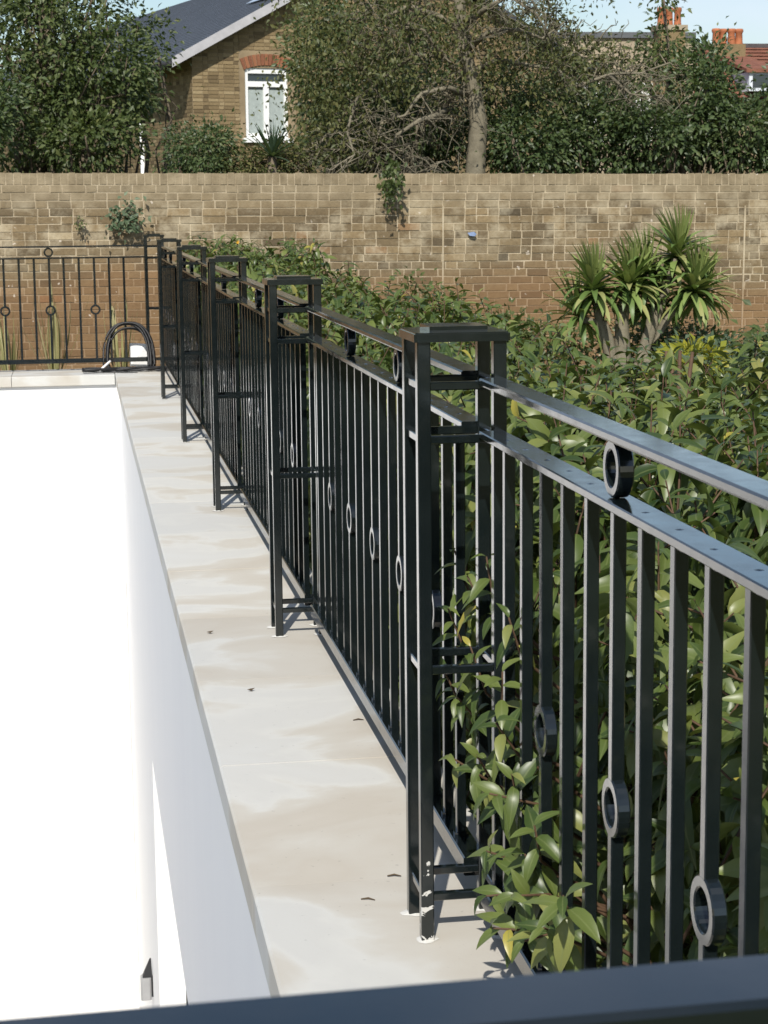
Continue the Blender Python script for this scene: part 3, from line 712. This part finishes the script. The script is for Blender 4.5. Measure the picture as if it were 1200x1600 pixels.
# dense hedge of evergreens just behind the wall
tree('evergreen_tree', 'large dark leafy tree at the upper left in front of the slate roof', 'tree', G(110, 22.5), [B(60, 60, 22.5, 110, 120, 1.1, 95), B(150, 120, 22.2, 85, 110, .9, 85), B(20, 190, 22.3, 90, 80, .8, 50), B(100, -110, 22.8, 170, 110, 1.2, 75), B(60, 0, 23.2, 110, 60, .8, 50), B(130, 225, 21.6, 90, 45, .6, 40)], .075, GL_MID, .12, clump=.24, per=44)
tree('evergreen_tree', 'dark evergreen at the left edge above the brick wall', 'tree', G(-70, 21.2), [B(-40, 190, 21.2, 70, 90, .7, 60), B(-160, 60, 21.5, 130, 160, 1.1, 80)], .07, GL_DARK, .08)
tree('evergreen_tree', 'small slender tree with loose leafy tip before the slate roof', 'tree', G(245, 23.4), [B(212, 130, 23.4, 32, 60, .35, 24), B(246, 70, 23.4, 13, 50, .2, 8), B(215, 30, 23.6, 20, 40, .3, 8)], .07, GL_MID, .05, per=34)
tree('dark_bush', 'dark rounded bush above the wall below the house gable', 'bush', G(312, 20.6), [B(312, 238, 20.6, 52, 42, .5, 60)], .05, GL_DARK, .05, clump=.17, per=60)
tree('olive_bush', 'olive-brown bush beside the spiky plant in front of the house window', 'bush', G(400, 20.4), [B(395, 262, 20.4, 45, 22, .35, 26), B(455, 250, 20.6, 40, 30, .4, 28)], .05, GL_TAN, .04, clump=.15, per=50)
def spiky():
    c = P(425, 245, 20.2); base = Vector((c.x, c.y, 0)); t = empty('spiky_plant', 'dark spiky plant above the wall in front of the house window', 'plant', base)
    for i in range(46):
        el = R(88)-i/46*R(95); az = i*2.4; dv = Vector((math.cos(el)*math.cos(az), math.cos(el)*math.sin(az), math.sin(el)))
        o = link('leaf', strap_mesh('leaf', random.uniform(.34, .46), .035, random.uniform(0, .2), random.uniform(0, .35), GL_BLUE), t); place(o, c-base, dv, Vector((0, 0, 1)) if abs(dv.z) < .95 else Vector((1, 0, 0)))
    MB().tube([(0, 0, 0), (.03, 0, c.z*.5), (0, 0, c.z)], [.07, .06, .05], 8).obj('trunk', BARK, t, True)
spiky()
# the twiggy half-bare tree in the middle with its pale drooping boughs
def bare_tree():
    Y = 21.0; base = P(742, 400, Y); base.z = 0
    t = empty('bare_tree', 'twiggy half-bare tree with pale trunk and drooping boughs in the middle', 'tree', base)
    mb = MB(); W = lambda x, y, d=0: P(x, y, Y+d)-base
    mb.tube([(0, 0, 0), W(742, 300), W(744, 250), W(748, 190), W(738, 130), W(722, 60), W(715, -40), W(700, -160)], [.15, .12, .11, .10, .085, .07, .06, .04], 9)
    tr = mb.obj('trunk', PALEBARK, t, True)
    mb = MB(); boughs = [
        [(735, 130), (690, 90), (640, 85), (600, 115), (560, 150), (530, 190)], [(738, 150), (700, 135), (660, 150), (630, 178), (598, 190)],
        [(700, 168), (678, 186), (655, 190), (620, 215), (612, 250), (608, 275)], [(655, 190), (652, 225), (640, 250), (632, 285)],
        [(730, 60), (690, 30), (640, 10), (600, 25), (575, 60), (565, 110)], [(720, 40), (760, 10), (800, 0), (840, 25), (870, 70)],
        [(735, 110), (780, 95), (830, 100), (870, 110), (900, 130)], [(725, 80), (760, 50), (810, 45), (850, 60), (880, 40)],
        [(690, 90), (660, 50), (620, 40), (590, 60)], [(715, 0), (660, -20), (600, -10), (560, 30), (540, 90), (535, 130)], [(560, 150), (540, 200), (550, 240), (520, 265)],
        [(700, 135), (705, 165), (690, 178)], [(598, 190), (590, 230), (570, 262)], [(632, 285), (655, 268), (690, 250)], [(530, 190), (500, 230), (480, 262)], [(900, 130), (950, 118), (1000, 105), (1050, 102), (1065, 125)], [(950, 118), (990, 150), (1040, 155)]]
    for i, bpts in enumerate(boughs):
        d = random.uniform(-.9, .3); k = len(bpts); pts = [W(x+random.gauss(0, 3), y+random.gauss(0, 3), d*min(1, j/2)) for j, (x, y) in enumerate(bpts)]
        r0 = .036 if i < 8 else .022; mb.tube(pts, [r0*(1-.72*j/(k-1)) for j in range(k)], 6)
        for _ in range(26):
            j = random.randrange(k-1); s = pts[j].lerp(pts[j+1], random.random()); e = s+Vector((random.gauss(0, .22), random.gauss(0, .3), -abs(random.gauss(.12, .22))+.08))
            pp = limb(mb, s, e, .008, .0025, .3, 4, 4)
            for _ in range(2): limb(mb, pp[2], pp[2]+Vector((random.gauss(0, .14), random.gauss(0, .14), random.gauss(-.08, .12))), .004, .002, .3, 3, 3)
    mb.obj('boughs', PALEBARK, t, True)
    Ps = []
    for (x, y, rx, ry, n) in [(560, 60, 90, 70, 1500), (640, 60, 90, 70, 1100), (700, 20, 90, 40, 900), (820, 60, 80, 60, 900), (520, 150, 70, 70, 1300), (600, 140, 70, 60, 700), (860, 110, 70, 60, 800), (540, 225, 60, 40, 900), (760, 110, 60, 50, 500), (640, -90, 190, 70, 2200), (850, -70, 120, 70, 1100), (470, 30, 50, 70, 700)]:
        cs = [(random.gauss(x, rx*.55), random.gauss(y, ry*.55), random.gauss(0, .4)) for _ in range(n//22)]
        for cx, cy, dy in cs:
            c = np.array(W(cx, cy, dy)); Ps.append(c+rng.normal(size=(22, 3))*np.array([.13, .13, .15]))
    Pn = np.concatenate(Ps); n = len(Pn); D = unit(n); D[:, 2] -= .8; U = unit(n)*.7; U[:, 1] -= .5; U[:, 2] += .5
    scatter('crown', SMALL, Pn, D, U, rng.uniform(.035, .075, n), rng.beta(2, 2, n), GL_TAN, t)
    # tuft of foliage hanging over the wall
    n = 230; c = np.array(P(611, 280, 18.78)-base); Pn = c+rng.normal(size=(n, 3))*np.array([.06, .06, .105]); D = unit(n)*.8; D[:, 2] -= 1; U = unit(n)*.6; U[:, 1] -= 1
    tag(scatter('hanging_tuft', SMALL, Pn, D, U, rng.uniform(.04, .08, n), rng.beta(2, 3, n), GL_MID, t), kind='stuff')
    mb = MB()
    for q in ((632, 285), (608, 275)): mb.tube([W(q[0], q[1]), P(620, 262, 19.3)-base, P(612, 285, 18.8)-base], [.012, .01, .006], 5)
    mb.obj('bough_tip', PALEBARK, t, True)
bare_tree()
tree('evergreen_tree', 'dark glossy evergreen filling in behind the drooping boughs', 'tree', G(620, 22.6), [B(560, 190, 22.6, 90, 80, .8, 95), B(660, 190, 22.4, 90, 90, .8, 105), B(600, 50, 23.2, 130, 80, .9, 70), B(500, 110, 23.4, 50, 90, .6, 45), B(650, -90, 23.4, 180, 90, 1., 60)], .07, GL_DARK, .08, clump=.22, per=48)
tree('evergreen_tree', 'dark glossy evergreen hedge tree to the right of the pale trunk', 'tree', G(860, 21.2), [B(830, 225, 21.2, 90, 55, .6, 90), B(920, 200, 21.4, 80, 70, .6, 75), B(800, 150, 21.8, 60, 60, .6, 40)], .065, GL_DARK, .08, clump=.2, per=52)
tree('evergreen_tree', 'broad leafy evergreen at the right above the yucca', 'tree', G(1060, 21.), [B(1010, 215, 21., 80, 60, .6, 75), B(1090, 170, 21.2, 62, 88, .6, 90), B(1165, 215, 20.9, 80, 62, .6, 85), B(1110, 110, 21.3, 30, 40, .35, 14)], .07, GL_DARK, .08, clump=.2, per=52)
tree('evergreen_tree', 'tall evergreen beside the chimney stack', 'tree', G(1045, 23.), [B(1040, 75, 23., 20, 50, .3, 11), B(1036, -10, 23., 8, 40, .15, 4), B(1010, 110, 23, 40, 40, .4, 14)], .075, GL_MID, .05, per=36)
tree('evergreen_tree', 'evergreen shrubbery running out of the picture on the right', 'tree', G(1290, 21.2), [B(1270, 190, 21.2, 90, 90, .8, 80), B(1420, 150, 21.5, 110, 130, .9, 80)], .07, GL_DARK, .08)
tree('straggly_bush', 'straggly dry olive bush with thin twigs in front of the beige far wall', 'bush', G(950, 22.2), [B(905, 110, 22.2, 60, 70, .5, 34), B(960, 130, 22.2, 55, 60, .5, 30), B(860, 60, 22.4, 45, 60, .5, 20)], .06, GL_TAN, .05, per=34, twigs=40, bark=PALEBARK)
tree('dark_bush', 'low dark bush in shade at the foot of the yucca', 'bush', G(1090, 17.2), [B(1090, 560, 17.2, 70, 60, .5, 50), B(1000, 545, 17.6, 60, 50, .4, 30)], .06, GL_DARK, .03, clump=.2)
tree('grey_shrub', 'grey-green feathery shrub to the right of the yucca', 'shrub', G(1120, 12.5), [B(1120, 590, 12.5, 95, 60, .5, 50)], .05, GL_BLUE, .03, clump=.16, per=60)
tree('yellow_shrub', 'yellow-green young shrub rising out of the hedge below the yucca', 'shrub', G(1080, 8.2), [B(1085, 572, 8.2, 36, 26, .12, 20), B(1020, 610, 8.0, 14, 18, .08, 6)], .045, YELLOWL, .012, clump=.07, per=26, bark=TWIG)
tree('green_shrub', 'loose light green shrub at the right edge behind the hedge', 'shrub', G(1230, 11.), [B(1225, 565, 11., 50, 50, .4, 30)], .06, GL_MID, .03, clump=.15, per=30)
tree('climber', 'yellow-green climber at the foot of the brick wall behind the largest pier', 'plant', G(700, 18.2), [B(700, 490, 18.2, 40, 32, .2, 26), B(640, 480, 18.2, 22, 60, .15, 14), B(790, 520, 18.1, 60, 30, .25, 26), B(880, 540, 17.9, 50, 30, .25, 24)], .06, GL_MID, .02, clump=.13, per=26, bark=TWIG)
# brown cut-back stem clump in the hedge
def stump(label, px, Y, h):
    b = P(px, 660, Y); t = empty('brown_stem', label, 'stem', (b.x, b.y, b.z-.9)); mb = MB()
    for i in range(7):
        x = random.gauss(0, .014); y = random.gauss(0, .014)
        mb.tube([(x*.5, y*.5, 0), (x, y, .9), (x*1.3+random.gauss(0, .012), y*1.3, .9+h*random.uniform(.6, 1))], [.014, .011, .006], 6)
    mb.obj('canes', TWIG, t, True)
    MB().tube([(0, 0, 0), (0, .01, .6), (.01, 0, .95)], [.02, .016, .01], 7).obj('core', BARK, t, True)
stump('brown bare stem clump standing up in the hedge under the yellow shrub', 1048, 6.4, .26)
stump('thin brown stem in the hedge behind the largest pier', 925, 7.5, .22)
for i, (px, py, Y, lab) in enumerate([(393, 477, 9.3, 'orange-yellow flower in the hedge between the second and third piers'), (371, 378, 15.6, 'tiny yellow flower at the far end of the hedge')]):
    c = P(px, py, Y); t = empty('yellow_flower', lab, 'flower', c); YF = simple('yellow_petal', (.75, .42, .02), .5, .3, .1)
    V = []; mb = MB(); r = .022 if i == 0 else .012
    for k in range(7):
        a = k*.9; ca, sa = math.cos(a), math.sin(a); mb.add([(0, 0, 0), (r*math.cos(a-.35), -.006, r*math.sin(a-.35)), (r*1.3*ca, -.012, r*1.3*sa), (r*math.cos(a+.35), -.006, r*math.sin(a+.35))], [(0, 1, 2, 3)])
    mb.obj('petals', YF, t); MB().tube([(0, .0, 0), (.01, .02, -.2), (.0, .02, -.5)], .003, 4).obj('stalk', TWIG, t)

# ------------------------------------------------------------------ houses beyond
def brick_face(parent, L, H, y, mat, holes, gable=None, name='bricks', seedz=0):
    """brick skin on the local XZ plane at y (facing -y)"""
    Vv, Ff, Bc = [], [], []; n = 0; row = 0; z = .0
    while z < H:
        x = -.1 if row % 2 else 0.; k = row % 2
        while x < L:
            l = .215 if k % 2 == 0 else .1025; k += 1
            xa, xb = max(0, x), min(L, x+l); x += l+.0105
            if xb-xa < .02: continue
            if gable and z+.065 > gable((xa+xb)/2): continue
            if any(xa < h[1] and xb > h[0] and z < h[3] and z+.065 > h[2] for h in holes): continue
            e = y+random.gauss(0, .003); c = min(1, max(0, random.gauss(.5, .25)))
            Vv += [(xa, e, z), (xb, e, z), (xb, e, z+.065), (xa, e, z+.065)]; Vv += [(v[0], e+.02, v[2]) for v in Vv[-4:]]; Bc += [c]*8
            Ff += [(n, n+1, n+2, n+3), (n, n+4, n+5, n+1), (n+1, n+5, n+6, n+2), (n+2, n+6, n+7, n+3), (n+3, n+7, n+4, n)]; n += 8
        z += .0755; row += 1
    return tag(link(name, np_mesh(name, np.array(Vv), [np.array(Ff)], mat, False, {'bcol': Bc}), parent), kind='stuff')
def gable_house():
    Y = 40.; c = P(300, 92, Y); rz = R(15)
    t = empty('brick_house', 'yellow brick house with slate roof, gable and white arched window', 'house', (c.x, c.y, 0), rz)
    Wd, D, eave = 8.8, 26., c.z+.12; pitch = math.tan(R(28)); ridge = eave+Wd/2*pitch
    # window position
    ca, sa = math.cos(rz), math.sin(rz)
    def local(px, py):
        r = P(px, py, 1.)-Vector((0, 0, EZ)); o = Vector((c.x, c.y)); # intersect with gable plane
        nrm = Vector((sa, -ca)); tt = o.dot(nrm)/Vector((r.x, r.y)).dot(nrm); p = Vector((r.x, r.y))*tt-o; return p.x*ca+p.y*sa, EZ+r.z*tt
    xa, zt = local(383, 104); xb, zb = local(452, 216)
    zt2 = zt-.02
    g = lambda x: eave+(x if x < Wd/2 else Wd-x)*pitch-.05
    wall = MB()
    wall.add([(0, .03, 0), (xa, .03, 0), (xa, .03, g(xa)), (0, .03, g(0))], [(0, 1, 2, 3)])
    wall.add([(xb, .03, 0), (Wd, .03, 0), (Wd, .03, g(Wd)), (Wd/2, .03, ridge-.05), (xb, .03, g(xb))], [(0, 1, 2, 3, 4)])
    wall.add([(xa, .03, zt2), (xb, .03, zt2), (xb, .03, g(xb)), (xa, .03, g(xa))], [(0, 1, 2, 3)])
    wall.add([(xa, .03, 0), (xb, .03, 0), (xb, .03, zb), (xa, .03, zb)], [(0, 1, 2, 3)])
    wall.add([(0, .03, 0), (0, D, 0), (0, D, eave), (0, .03, eave-.05)], [(3, 2, 1, 0)]); wall.add([(Wd, .03, 0), (Wd, D, 0), (Wd, D, eave), (Wd, .03, eave-.05)], [(0, 1, 2, 3)])
    wall.add([(xa, .03, zb), (xa, .25, zb), (xa, .25, zt2), (xa, .03, zt2)], [(0, 1, 2, 3)]); wall.add([(xb, .03, zb), (xb, .25, zb), (xb, .25, zt2), (xb, .03, zt2)], [(3, 2, 1, 0)])
    wall.add([(xa, .03, zt2), (xa, .25, zt2), (xb, .25, zt2), (xb, .03, zt2)], [(0, 1, 2, 3)])
    wall.add([(0, D, 0), (Wd, D, 0), (Wd, D, eave), (Wd/2, D, ridge-.05), (0, D, eave)], [(0, 1, 2, 3, 4)])
    wall.obj('wall', HMORT, t)
    zl = zt+.30
    brick_face(t, Wd, ridge, .018, HBRICK, [(xa, xb, zb, zt2), (xa-.06, xb+.06, zt2-.01, zl)], g)
    sd = link('side_wall_anchor', None, t) if False else None
    # side wall bricks (facing -x)
    Vv, Ff, Bc = [], [], []; n = 0; row = 0; z = 2.2
    while z < eave-.12:
        y = .03-(.1 if row % 2 else 0)
        while y < D:
            l = .215 if random.random() < .6 else .1025; e = -.012+random.gauss(0, .003); cc = min(1, max(0, random.gauss(.45, .25))); ya = max(.03, y)
            Vv += [(e, ya, z), (e, ya+l, z), (e, ya+l, z+.065), (e, ya, z+.065)]; Bc += [cc]*4; Ff.append((n, n+3, n+2, n+1)); n += 4; y += l+.01
        z += .0755; row += 1
    tag(link('side_bricks', np_mesh('side_bricks', np.array(Vv), [np.array(Ff)], HBRICK, False, {'bcol': Bc}), t), kind='stuff')
    # arch
    nb = 13; xm = (xa+xb)/2; rad = 1.35; ang = math.asin((xb-xa)/2*1.07/rad)
    for i in range(nb):
        a0 = -ang+2*ang*i/nb+.006; a1 = -ang+2*ang*(i+1)/nb-.006; zc = zt-rad+.035
        vs = [(xm+r*math.sin(a), .004, zc+r*math.cos(a)) for a, r in ((a0, rad), (a1, rad), (a1, rad+.23), (a0, rad+.23))]; vs += [(v[0], .04, v[2]) for v in vs]
        mb = MB().add(vs, [(0, 1, 2, 3), (0, 4, 5, 1), (1, 5, 6, 2), (2, 6, 7, 3), (3, 7, 4, 0)]); o = mb.obj('arch_brick', RBRICK, t)
        at = o.data.attributes.new('bcol', 'FLOAT', 'POINT'); at.data.foreach_set('value', [random.random()]*8)
    # window
    fr = MB(); y0, y1 = .06, .13; fw = .075
    fr.box(xa+.002, xa+fw, y0, y1, zb+.002, zt2-.002); fr.box(xb-fw, xb-.002, y0, y1, zb+.002, zt2-.002)
    fr.box(xa+fw+.001, xb-fw-.001, y0, y1, zt2-.11, zt2-.003); fr.box(xa+fw+.001, xb-fw-.001, y0, y1, zb+.003, zb+.10)
    zr = zt2-.38; fr.box(xa+fw+.001, xb-fw-.001, y0-.004, y1, zr, zr+.11); fr.box(xm-.06, xm+.06, y0-.003, y1-.002, zb+.101, zr-.001)
    wn = fr.obj('window', WFRAME, t)
    MB().box(xa+fw-.01, xb-fw+.01, y1-.02, y1-.012, zb+.09, zt2-.1).obj('pane', GLASS, wn) if False else None
    MB().box(xa+fw+.001, xb-fw-.001, y1-.03, y1-.02, zr+.111, zt2-.111).obj('pane', GLASS, wn)
    for s0, s1 in ((xa+fw+.001, xm-.061), (xm+.061, xb-fw-.001)):
        MB().box(s0, s1, y1-.03, y1-.024, zb+.101, zr-.06).obj('pane', CURTAIN, wn); MB().box(s0, s1, y1-.03, y1-.024, zr-.0595, zr-.001).obj('pane', GLASS, wn)
    MB().box(xa-.08, xb+.08, -.05, .12, zb-.09, zb).obj('sill', WFRAME, wn)
    # roof
    ov = .5; th = .12; rf = MB()
    def slab(xe, ze, xr, zr_): rf.add([(xe, -.28, ze), (xr, -.28, zr_), (xr, D+.3, zr_), (xe, D+.3, ze), (xe, -.28, ze+th), (xr, -.28, zr_+th), (xr, D+.3, zr_+th), (xe, D+.3, ze+th)], [(0, 1, 2, 3), (7, 6, 5, 4), (4, 5, 1, 0), (5, 6, 2, 1), (6, 7, 3, 2), (7, 4, 0, 3)])
    slab(-ov, eave-ov*pitch, Wd/2, ridge); slab(Wd+ov, eave-ov*pitch, Wd/2, ridge)
    roof = rf.obj('roof', SLATE, t)
    # slate courses
    k = 40; sc = MB()
    for i in range(k):
        u0, u1 = i/k, (i+1)/k+.004
        p0 = (-ov+u0*(Wd/2+ov), eave-ov*pitch+u0*(ridge-eave+ov*pitch)); p1 = (-ov+u1*(Wd/2+ov), eave-ov*pitch+u1*(ridge-eave+ov*pitch))
        yy = -.275+(.12 if i % 2 else 0)
        sc.add([(p0[0], -.275, p0[1]+th+.022), (p1[0], -.275, p1[1]+th+.004), (p1[0], D+.29, p1[1]+th+.004), (p0[0], D+.29, p0[1]+th+.022), (p0[0], -.275, p0[1]+th+.002), (p0[0], D+.29, p0[1]+th+.002)], [(0, 1, 2, 3)[::-1], (0, 3, 5, 4)])
    tag(sc.obj('slates', SLATE, roof), kind='stuff')
    vb = MB().add([(-ov-.02, -.31, eave-ov*pitch-.05), (Wd/2, -.31, ridge-.04), (Wd/2, -.31, ridge+th+.035), (-ov-.02, -.31, eave-ov*pitch+th+.025), (-ov-.02, -.285, eave-ov*pitch-.05), (Wd/2, -.285, ridge-.04), (Wd/2, -.285, ridge+th+.035), (-ov-.02, -.285, eave-ov*pitch+th+.025)],
        [(0, 1, 2, 3), (3, 2, 6, 7), (0, 4, 5, 1), (0, 3, 7, 4)]); vb.obj('verge_board', simple('pale_grey_verge', (.42, .41, .42), .6, .3, .1), roof)
    sk = MB().add([(-.2+2.2, .8, eave+2.0*pitch+th+.06), (2.75, .8, eave+2.75*pitch+th+.06), (2.75, 2.2, eave+2.75*pitch+th+.06), (2.0, 2.2, eave+2.0*pitch+th+.06)], [(3, 2, 1, 0)]); sk.obj('rooflight', simple('rooflight_glass', (.35, .4, .45), .1, .6), roof)
    # gutter and downpipe
    MB().tube([(-ov-.04, -.28, eave-ov*pitch+.02), (-ov-.04, D, eave-ov*pitch+.02)], .06, 8).obj('gutter', DARKGAP, t, True)
    MB().tube([(-.09, 3.3, eave-.5), (-.09, 3.3, .5)], .05, 8).obj('downpipe', WFRAME, t, True)
    return t
gable_house()
def pot(parent, x, y, z, h, r):
    n = 12; pr = [(r*.95, 0), (r*.88, h*.2), (r*.8, h*.72), (r*1.0, h*.8), (r*1.02, h*.93), (r*.85, h)]; mb = MB()
    for (rr, zz) in pr:
        for j in range(n): a = 2*math.pi*j/n; mb.v.append((x+rr*math.cos(a), y+rr*math.sin(a), z+zz))
    for i in range(len(pr)-1):
        for j in range(n): mb.f.append((i*n+j, i*n+(j+1) % n, (i+1)*n+(j+1) % n, (i+1)*n+j))
    mb.f.append(tuple((len(pr)-1)*n+j for j in range(n)))
    mb.obj('chimney_pot', TERRA, parent, True)
def far_houses():
    Y = 46.
    a = P(862, 50, Y); b = P(1085, 50, Y); t = empty('beige_house', 'beige-brown house with flat parapet and three-pot chimney behind the trees', 'house', (a.x, a.y, 0))
    L = b.x-a.x; H = a.z
    MB().box(0, L, 0, 8, 0, H-.14).obj('wall', BEIGE, t)
    MB().box(-.08, L+.02, -.08, 8.1, H-.139, H).obj('parapet_coping', simple('dark_lead_coping', (.10, .105, .11), .6, .3), t)
    s0 = P(1038, 36, Y-1); s1 = P(1082, 36, Y-1); x0, x1 = s0.x-a.x, s1.x-a.x; z = s0.z
    st = MB(); st.box(x0+.03, x1-.03, -.55, -.001, 0, z-.12); ch = st.obj('chimney', HBRICK, t)
    at = ch.data.attributes.new('bcol', 'FLOAT', 'POINT'); at.data.foreach_set('value', [.45]*len(ch.data.vertices))
    MB().box(x0-.02, x1+.02, -.60, .05, z-.119, z).obj('chimney_cap', BEIGE, ch)
    for q in (.2, .5, .8): pot(ch, x0+(x1-x0)*q, -.28, z+.001, .43, .10)
    for k in range(2):
        wx = .5+k*1.3; MB().box(wx, wx+.8, -.03, .02, H-2.6, H-1.2).obj('window', WFRAME, t)
    # house with the red tiled roof
    Y = 52.; a = P(1086, 50, Y); r0 = P(1140, 54, Y); t = empty('red_roof_house', 'house with red tiled roof, four chimney pots and white dormers at the upper right', 'house', (a.x, a.y, 0))
    top = r0.z; ez = P(1140, 142, Y).z; L = 9.
    MB().box(.6, L, 1.5, 9, 0, ez-.15).obj('wall', HMORT, t)
    rf = MB().add([(0, 1.2, ez-.15), (L, 1.2, ez-.15), (L, 4.2, top), (.9, 4.2, top), (0, 8., ez-.15), (L, 8., ez-.15)], [(0, 1, 2, 3), (0, 3, 4), (3, 2, 5, 4)]); roof = rf.obj('roof', REDTILE, t)
    k = 15; cs = MB()
    for i in range(k):
        u0, u1 = i/k, (i+1)/k; cs.add([(u0*.9, 1.2+3*u0-.03, ez-.15+(top-ez+.15)*u0+.035), (L, 1.2+3*u0-.03, ez-.15+(top-ez+.15)*u0+.035), (L, 1.2+3*u1, ez-.15+(top-ez+.15)*u1+.012), (u1*.9, 1.2+3*u1, ez-.15+(top-ez+.15)*u1+.012)], [(0, 1, 2, 3)])
    tag(cs.obj('roof_tiles', REDTILE, roof), kind='stuff')
    MB().box(.85, L, 4.1, 4.3, top-.02, top+.10).obj('ridge', simple('dark_ridge', (.08, .07, .07), .7, .2), roof)
    p0 = P(1114, 50, Y+3.5); p1 = P(1162, 50, Y+3.5); x0, x1 = p0.x-a.x, p1.x-a.x; z = top+.0
    st = MB().box(x0, x1, 3.3, 3.9, ez-1., z+.02); ch = st.obj('chimney', HBRICK, t); at = ch.data.attributes.new('bcol', 'FLOAT', 'POINT'); at.data.foreach_set('value', [.4]*8)
    for q in (.12, .38, .64, .9): pot(ch, x0+(x1-x0)*q, 3.6+random.uniform(-.12, .12), z+.021, .46, .13)
    d0 = P(1172, 112, Y+.9); d1 = P(1210, 112, Y+.9); x0, x1 = d0.x-a.x, d1.x-a.x; zt = d0.z; zb = P(1172, 142, Y+.9).z
    dm = MB().box(x0, x1, .95, 3.2, zb, zt); dmo = dm.obj('dormer', simple('pale_blue_white_dormer', (.62, .66, .70), .6, .3, .04), t)
    MB().add([(x0-.12, .85, zt-.02), (x1+.12, .85, zt-.02), (x1+.12, 3.3, zt+.5), (x0-.12, 3.3, zt+.5), (x0-.12, .85, zt+.08), (x1+.12, .85, zt+.08), (x1+.12, 3.3, zt+.6), (x0-.12, 3.3, zt+.6)], [(0, 3, 2, 1), (4, 5, 6, 7), (0, 1, 5, 4), (1, 2, 6, 5), (2, 3, 7, 6), (3, 0, 4, 7)]).obj('dormer_roof', REDTILE, dmo)
    MB().box(x0+.1, x1-.1, .93, .949, zb+.1, zt-.08).obj('dormer_window', GLASS, dmo)
far_houses()
